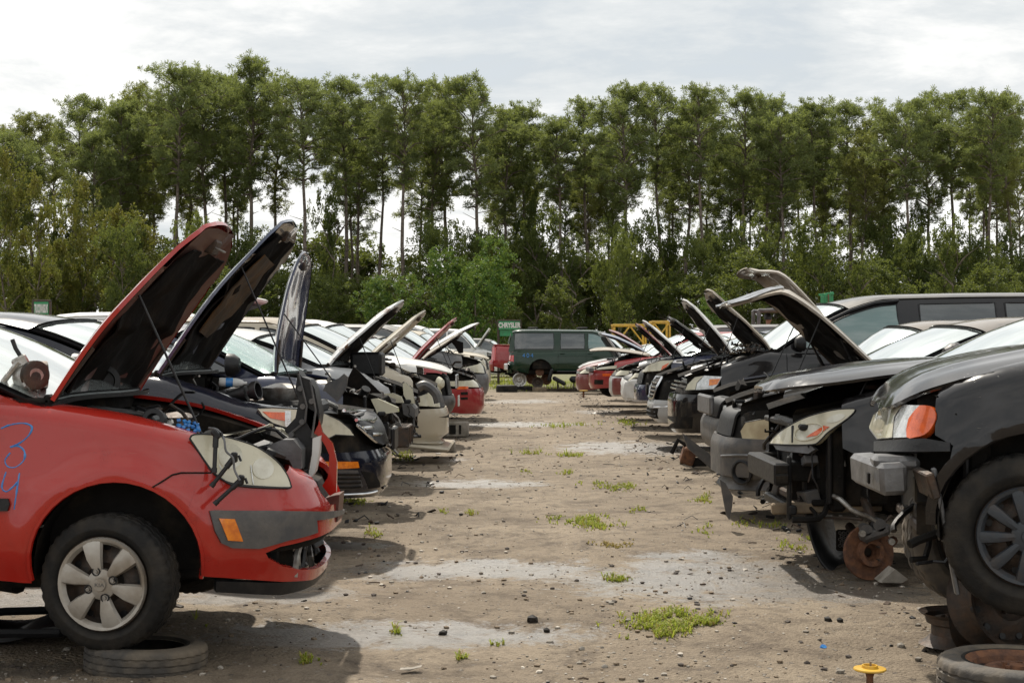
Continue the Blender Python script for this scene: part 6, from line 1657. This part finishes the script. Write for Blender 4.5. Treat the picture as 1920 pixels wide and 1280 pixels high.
for px, py, Y, d, m, lab in ((1010, 731, 48.4, (.5, .4, .14), 'wood', 'weathered wooden block under the rims of the green suv'), (1065, 728, 48.9, (1.5, .3, .08), 'wood', 'long weathered board lying under the green suv'), (1105, 722, 49, (.5, .4, .2), 'concrete', 'pale block under the green suv\'s front door'),
                             (826, 822, 19.8, (.4, .25, .16), 'concrete', 'concrete block on the dirt before the crumpled sedan'), (858, 792, 23.2, (.35, .25, .25), 'concrete', 'concrete block under the crimson coupe\'s front')):
    mb = MB(); mb.box((0, 0, d[2] / 2), d, (0, 0, rnd.uniform(-.2, .2)), bev=.02)
    if m == 'concrete': mb.box((d[0] * .22, -d[1] / 2 - .001, d[2] / 2), (d[0] * .3, .01, d[2] * .6), mi=1, bev=.002); mb.box((-d[0] * .22, -d[1] / 2 - .001, d[2] / 2), (d[0] * .3, .01, d[2] * .6), mi=1, bev=.002)
    o = mb.build('support_block' if m == 'concrete' else 'wooden_block', [M[m], M['shadow']]); o.location = (W(px, py, Y).x, Y, 0); tag(o, lab, 'block')
t_ = thing('car_seat', 'black bucket seat pair tipped over under the green suv', 'car seat', (W(1065, 715, 48.5).x, 48.5, 0)); mb = MB()
mb.box((-.3, 0, .35), (.5, .5, .14), (0, .5, 0), bev=.05); mb.box((-.6, 0, .55), (.12, .5, .45), (0, .3, 0), bev=.05); mb.box((.4, 0, .4), (.7, .5, .22), (0, 0, 0), bev=.08); mb.build('cushion', M['black'], t_)
mb = MB(); [mb.tube([(x, 0, .35), (x, 0, 0)], .03, 6) for x in (-.35, .2, .55)]; mb.tube([(-.35, 0, .05), (.55, 0, .05)], .02, 6); mb.build('seat_frame', M['rustd'], t_)

# ---- small litter things
def small(name, label, cat, loc_, f, mats):
    mb = MB(); f(mb); o = mb.build(name, [M[m] if isinstance(m, str) else m for m in mats]); o.location = loc_; return tag(o, label, cat)


def spool(mb):
    mb.lathe([(.001, 0), (.02, 0), (.016, .01), (.014, .07), (.018, .085), (.02, .09)], (0, 0, -.01), (0, 0, 1), 18, 1)
    mb.lathe([(.001, .088), (.064, .09), (.068, .094), (.066, .099), (.034, .101), (.032, .112), (.026, .112), (.024, .102), (.001, .101)], (0, 0, 0), (0, 0, 1), 32, 0)
    mb.tube([(.002, -.005, .1), (.002, -.005, .127)], .0045, 8, 2)


p = W(1630, 1285, 1); Yg = 5.35
t_ = thing('marker_spike', 'yellow-topped marker spike standing in the gravel by the lower right edge', 'marker', ((1630 - 960) / F * 5.92, 5.92, .0))
sp_ = MB(); spool(sp_); sp_.build('spike', [M['yellow'], M['rust'], M['wood']], t_)
small('bottle_cap', 'small blue cap lying on the gravel, lower right', 'cap', (W(1543, 1216, GY(1216)).x, GY(1216), .008), lambda mb: mb.lathe([(.001, .01), (.014, .01), (.016, .0), (.016, -.008), (.013, -.008), (.013, .004)], (0, 0, 0), (.2, -.5, 1), 16), ['blue'])
small('blue_can', 'bright blue cup lying before the crumpled sedan on the left', 'cup', (W(805, 828, GY(832)).x, GY(832), .05), lambda mb: mb.lathe([(.001, -.06), (.045, -.06), (.052, .06), (.048, .06), (.04, -.05)], (0, 0, 0), (1, .4, .1), 18), ['blue'])
small('marker_spike', 'tiny yellow-topped marker spike at the far end of the aisle', 'marker', (W(1094, 744, 42).x, 42, .0), lambda mb: (mb.tube([(0, 0, 0), (0, 0, .2)], .03, 8, 1), mb.lathe([(.001, .2), (.13, .2), (.13, .22), (.001, .23)], (0, 0, 0), (0, 0, 1), 16, 0)), ['yellow', 'rust'])
DEB = [(998, 1163, 'dark angular clod of dried mud, largest in the aisle centre', 'mud clod', .034), (1025, 1180, 'small dark clod below the largest clod', 'mud clod', .02), (831, 1184, 'flat round dark washer-like scrap on the wet patch', 'scrap', .022), (902, 1071, 'dark pebble on the dry bank left of centre', 'stone', .016), (985, 1108, 'brown flint near the left of the big grass tuft', 'stone', .015),
       (1146, 1131, 'reddish brown stone above the big grass tuft', 'stone', .018), (1552, 1165, 'black rubber bung lying beneath the brake disc', 'scrap', .022), (1574, 1168, 'smaller black rubber bung beside the other bung', 'scrap', .018), (1690, 1212, 'grey angular stone left of the stacked tyre', 'stone', .022), (1575, 1262, 'pale stone left of the yellow marker', 'stone', .02), (1720, 1240, 'brown stone right of the yellow marker', 'stone', .017)]
for px, py, lab, cat, r in DEB:
    rg = random.Random(px); vs, fs = ripple_stone(rg, r, .75); mb = MB(); mb.add(vs, fs); Y = GY(py)
    o = mb.build('stone' if cat == 'stone' else ('mud_clod' if cat == 'mud clod' else 'metal_scrap'), M['rubber'] if cat != 'stone' else M['concrete'], None, 20); x = (px - 960) / F * Y; o.location = (x, Y, ground_z(x, Y) + r * .4); tag(o, lab, cat)
o = slab(None, 'plastic_shard', [(772, 1257), (790, 1253), (768, 1260), (750, 1258)], GY(1258), .04, 'concrete'); o.location.z = .01; tag(o, 'pale flat plastic shard near the bottom edge', 'scrap')
t_ = thing('plastic_tray', 'black plastic car trim panel lying on the ground left of the red hatchback\'s wheel', 'car part', (W(60, 1190, 7.1).x, 7.1, 0)); mb = MB()
P_ = [(-.5, -.35), (.25, -.35), (.42, -.05), (.3, .28), (-.2, .2), (-.5, .02)]
patch(mb, P_, lambda u, v: Vector((u, v, .06 + .05 * noise.noise(Vector((u * 4, v * 4, 0))) + .03 * math.sin(u * 9))), .06, thick=.02); mb.build('tray_panel', M['black'], t_)
mb = MB(); mb.tube([(x, y, .08) for x, y in P_], .022, 6, closed=True); mb.build('tray_rim', M['black'], t_)
# bumper cover resting on the ground below the black crossover
t_ = thing('bumper_cover', 'torn black bumper cover with mesh grille standing on the ground beneath the brake disc', 'bumper', (0, 0, 0))
A = [W(x, y, Y) for x, y, Y in smooth([(1513, 958, 9.3), (1522, 1000, 9.3), (1538, 1045, 9.25), (1562, 1070, 9.2), (1610, 1076, 9.15)])]
B = [W(x, y, Y) for x, y, Y in smooth([(1560, 965, 10.0), (1568, 1000, 9.9), (1580, 1030, 9.8), (1600, 1045, 9.7), (1650, 1050, 9.6)])]
n_ = len(A); mb = MB(); mb.add(A + B, [[i, i + 1, n_ + i + 1, n_ + i] for i in range(n_ - 1)]); o = mb.build('cover_shell', M['black'], t_); md = o.modifiers.new('solid', 'SOLIDIFY'); md.thickness = .02
mb = MB(); mb.box(W(1590, 1012, 9.4), (.16, .03, .14), bev=.01)
for i in range(5):
    for k in range(6): mb.lathe([(.012, 0), (.012, .01), (.006, .01)], W(1574 + k * 7 + i % 2 * 3, 998 + i * 6, 9.37), (0, -1, 0), 6, 1)
mb.build('mesh_grille', [M['shadow'], M['grey']], t_)
o = slab(None, 'white_shard', [(1650, 1091), (1678, 1066), (1702, 1085), (1690, 1092)], 8.6, .15, 'concrete'); tag(o, 'crumpled pale plastic scrap on the mud behind the brake disc', 'scrap')
o = slab(None, 'junk_bracket', [(1280, 812), (1330, 850), (1360, 900), (1335, 880), (1290, 840)], 16.6, .1, 'grey'); tag(o, 'long grey undertray slumped beneath the black minivan\'s nose', 'car part')
small('rust_bracket', 'rusty bracket lump on the ground beneath the black minivan\'s bumper', 'scrap', (W(1290, 860, 17).x, 17, .16), lambda mb: (mb.box((0, 0, 0), (.16, .2, .2), (.2, .3, 0), bev=.02), mb.tube([(0, 0, .1), (-.12, 0, .18), (-.2, .0, .02)], .03, 6, 1), mb.box((.12, 0, -.08), (.2, .1, .1), mi=1)), ['rust', 'shadow'])

# ------------------------------------------------------------------ signs, loader, racks
def sign(label, px0, px1, py0, py1, Y, rows, posts, mi='green'):
    a = W(px0, py0, Y); b = W(px1, py1, Y); w = b.x - a.x; h = a.z - b.z
    t = thing('section_sign', label, 'sign', ((a.x + b.x) / 2, Y, 0)); zc = (a.z + b.z) / 2
    mb = MB(); mb.box((0, 0, zc), (w, .04, h), bev=.004); bd = mb.build('board', M[mi], t)
    mb = MB()
    for x in (-w / 2 - .03, w / 2 + .03): mb.box((x, .02, zc / 2 + h / 4), (.06, .06, zc + h / 2), bev=.005)
    mb.box((0, .02, zc + h / 2 + .03), (w + .1, .05, .05), bev=.005)
    mb.build('sign_frame', M['rustd'], t)
    for s, fx, fy, sz, sx in rows: text_mesh('lettering', s, sz * h, M['white'], bd, Matrix.Translation((fx * w, -.026, zc + fy * h)) @ Matrix.Rotation(PI / 2, 4, 'X'), sx=sx, bold=.012)


sign('green CHRYSLER section sign on rusty posts behind the green suv', 935, 975, 602, 618, 58, [('CHRYSLER', 0, .0, .8, .68)], 0)
sign('smaller green board hanging below the CHRYSLER section sign', 937, 961, 619, 630, 58.1, [], 0)
sign('green truck section sign standing at the far left by the trees', 64, 91, 566, 601, 34, [('TRUCKSVANSSUVS', 0, .12, .62, .135), ('SECTION', .05, -.36, .26, .42)], 0)

YL = 44; cx = (1448 - 960) / F * YL
t_ = thing('yard_loader', 'grey yard loader with open cage cab, behind the tan hoods', 'loader', (cx, YL, 0))
mb = MB(); zt_ = W(0, 583, YL).z
mb.tube(smooth([(-.5, -.5, 1.0), (-.5, -.5, zt_ - .15), (-.38, -.5, zt_), (.7, -.5, zt_), (.95, -.5, zt_ - .1), (1.15, -.5, 1.0)], 3), .06, 8); mb.build('cage', M['grey'], t_)
mb = MB(); mb.tube(smooth([(-.5, .5, 1.0), (-.5, .5, zt_ - .15), (-.38, .5, zt_), (.7, .5, zt_), (.95, .5, zt_ - .1), (1.15, .5, 1.0)], 3), .06, 8); mb.build('cage', M['grey'], t_)
mb = MB(); mb.box((.15, 0, zt_ + .02), (1.1, .96, .04), bev=.01); mb.build('canopy', M['grey'], t_)
mb = MB(); mb.box((.3, 0, .85), (2.6, 1.3, .7), bev=.08); mb.box((-.3, 0, 1.35), (.5, .6, .35), bev=.05); mb.box((-.5, 0, 1.8), (.1, .5, .6), bev=.03); mb.build('chassis', M['yellow'], t_)
mb = MB(); mb.tube([(.7, 0, 1.1), (.6, 0, 1.75)], .03, 6); mb.lathe([(.17, -.015), (.19, 0), (.17, .015), (.16, 0)], (.6, 0, 1.75), (-.5, 0, 1), 20, close=True); mb.build('steering_wheel', M['black'], t_)
for x in (-.7, 1.2):
    for y in (-.7, .7): mb = MB(); tyre_mb(mb, .42, .3, .2, 0, 32, (x, y, .42)); mb.lathe([(.2, -.1), (.1, -.05), (.001, -.05)], (x, y, .42), (0, 1, 0), 16, 1); mb.lathe([(.2, .1), (.1, .05), (.001, .05)], (x, y, .42), (0, 1, 0), 16, 1); mb.build('wheel', [M['rubber'], M['yellow']], t_)
mb = MB(); mb.lathe([(.001, -.02), (.05, -.02), (.05, .02)], (.3, -.6, zt_), (0, 1, 0), 14); mb.build('work_lamp', M['yellow'], t_)


def person():
    hx = (1439 - 960) / F * YL; o = bpy.data.objects.new('person', None)
    V = {'pel': (0, 0, 1.55), 'sp': (.0, 0, 1.8), 'ch': (.02, 0, 2.05), 'nk': (.05, 0, 2.27), 'h0': (.08, 0, 2.36), 'h1': (.08, 0, 2.5), 'h2': (.05, 0, 2.6),
         'sr': (.02, -.19, 2.15), 'er': (.12, -.24, 1.88), 'wr': (.36, -.2, 1.98), 'hr': (.43, -.19, 2.03), 'sl': (.02, .19, 2.15), 'el': (.12, .24, 1.88), 'wl': (.36, .15, 1.9), 'hl': (.42, .13, 1.9),
         'hr_': (.0, -.1, 1.52), 'kr': (.42, -.13, 1.5), 'ar': (.48, -.13, 1.08), 'fr': (.62, -.13, 1.04), 'hl_': (.0, .1, 1.52), 'kl': (.42, .13, 1.5), 'al': (.48, .13, 1.08), 'fl': (.62, .13, 1.04)}
    E = ['pel sp', 'sp ch', 'ch nk', 'nk h0', 'h0 h1', 'h1 h2', 'ch sr', 'sr er', 'er wr', 'wr hr', 'ch sl', 'sl el', 'el wl', 'wl hl', 'pel hr_', 'hr_ kr', 'kr ar', 'ar fr', 'pel hl_', 'hl_ kl', 'kl al', 'al fl']
    Rr = dict(pel=.15, sp=.14, ch=.15, nk=.06, h0=.075, h1=.1, h2=.075, sr=.075, er=.05, wr=.03, hr=.04, sl=.075, el=.05, wl=.03, hl=.04, hr_=.1, kr=.07, ar=.045, fr=.04, hl_=.1, kl=.07, al=.045, fl=.04)
    ks = list(V); me = bpy.data.meshes.new('person'); me.from_pydata([V[k] for k in ks], [[ks.index(a) for a in e.split()] for e in E], [])
    me.materials.append(M['skin']); o = link(bpy.data.objects.new('person', me)); sk = o.modifiers.new('skin', 'SKIN')
    for i, k in enumerate(ks): me.skin_vertices[0].data[i].radius = (Rr[k], Rr[k])
    me.skin_vertices[0].data[0].use_root = True; o.modifiers.new('sub', 'SUBSURF').levels = 2; o.modifiers['sub'].render_levels = 2
    o.location = (hx - .05, YL, W(0, 583, YL).z - 2.72)
    tag(o, 'person in black shirt and dark cap driving the yard loader', 'person')
    mb = MB(); mb.lathe([(.001, .14), (.07, .12), (.11, .05), (.118, -.03), (.11, -.08)], (.06, 0, 2.53), (.0, 0, 1), 20); mb.box((.17, 0, 2.54), (.12, .14, .02), bev=.01); mb.build('cap', M['black'], o)
    mb = MB(); mb.lathe([(.2, 1.5), (.19, 1.75), (.2, 2.0), (.17, 2.15), (.09, 2.24), (.07, 2.28)], (.01, 0, 0), (0, 0, 1), 24)
    for sg in (-1, 1): mb.tube([(.02, sg * .15, 2.14), (.06, sg * .22, 2.02), (.11, sg * .25, 1.9)], [.09, .08, .065], 12)
    mb.build('shirt', M['black'], o)
    mb = MB()
    for sg in (-1, 1): mb.tube([(-.05, sg * .1, 1.53), (.4, sg * .13, 1.52), (.44, sg * .13, 1.48), (.48, sg * .13, 1.12)], [.12, .09, .085, .065], 12)
    mb.build('trousers', M['sgrey_'] if 'sgrey_' in M else M['grey'], o)
    for sg, hn in ((-1, (.43, -.19, 2.03)), (1, (.42, .13, 1.9))):
        mb = MB()
        for k in range(4):
            a = Vector(hn) + Vector((.0, (k - 1.5) * .019, .01)); d = Vector((.04, 0, .028)); mb.tube([a, a + d * (.9 + .15 * (k in (1, 2))), a + d * 1.1 + Vector((.0, 0, -.028))], [.009, .0085, .007], 6)
        a = Vector(hn) + Vector((-.02, sg * .03, .0)); mb.tube([a, a + Vector((.03, sg * .02, .02)), a + Vector((.055, sg * .012, .02))], [.011, .01, .008], 6); mb.build('fingers', M['skin'], o)
    mb = MB(); mb.lathe([(.001, .03), (.012, .02), (.018, 0), (.012, -.02)], (.175, 0, 2.44), (1, 0, -.2), 8); mb.build('nose', M['skin'], o)


person()


def rack(label, px0, px1, py0, Y, kind='yellow_steel_rack'):
    a = W(px0, py0, Y); b = W(px1, py0, Y); w = b.x - a.x; z = a.z
    t = thing(kind, label, 'steel rack', ((a.x + b.x) / 2, Y, 0), 0, 'yellow steel racks behind the right row')
    for y in (-.5, .5):
        mb = MB(); mb.box((0, y, z), (w, .06, .09), bev=.01); mb.build('top_beam', M['yellow'], t)
    for x in (-w / 2 + .06, w / 2 - .06):
        mb = MB()
        for y in (-.5, .5): mb.box((x, y, z / 2 - .03), (.07, .06, z - .08), bev=.01)
        mb.box((x, 0, z - .02), (.09, .92, .09), bev=.01); mb.box((x, 0, .6), (.09, .92, .09), bev=.01); mb.build('end_frame', M['yellow'], t)
    mb = MB()
    for sg in (-1, 1): mb.tube([(sg * (w / 2 - .1), -.5, z - .7), (sg * (w / 2 - .6), -.5, z - .06)], .03, 6)
    mb.build('brace', M['yellow'], t)


rack('wide yellow steel rack behind the maroon raised hood', 1147, 1211, 610, 52); rack('narrower, taller yellow steel rack behind the bent white hood', 1219, 1256, 604, 50)
YS = 46; a = W(1541, 548, YS)
t_ = thing('stake_rack', 'green steel stake rack with rust spots rising beyond the black minivan', 'steel rack', ((1552 - 960) / F * YS, YS, 0)); zt_ = a.z
for i, (x, dz) in enumerate(((-.18, -.1), (-.06, -.04), (.08, 0), (.2, .03))):
    mb = MB(); mb.box((x, i * .1, (zt_ + dz) / 2), (.09, .07, zt_ + dz), bev=.01); mb.build('stake', M['green'], t_)
mb = MB(); mb.box((0, .2, zt_ - .05), (.5, .05, .07), (0, -.1, 0), bev=.01); mb.box((0, .2, zt_ - .6), (.5, .05, .07), bev=.01); mb.box((.02, -.03, zt_ - .3), (.03, .04, .5), mi=1, bev=.005); mb.build('cross_rail', [M['green'], M['rust']], t_)
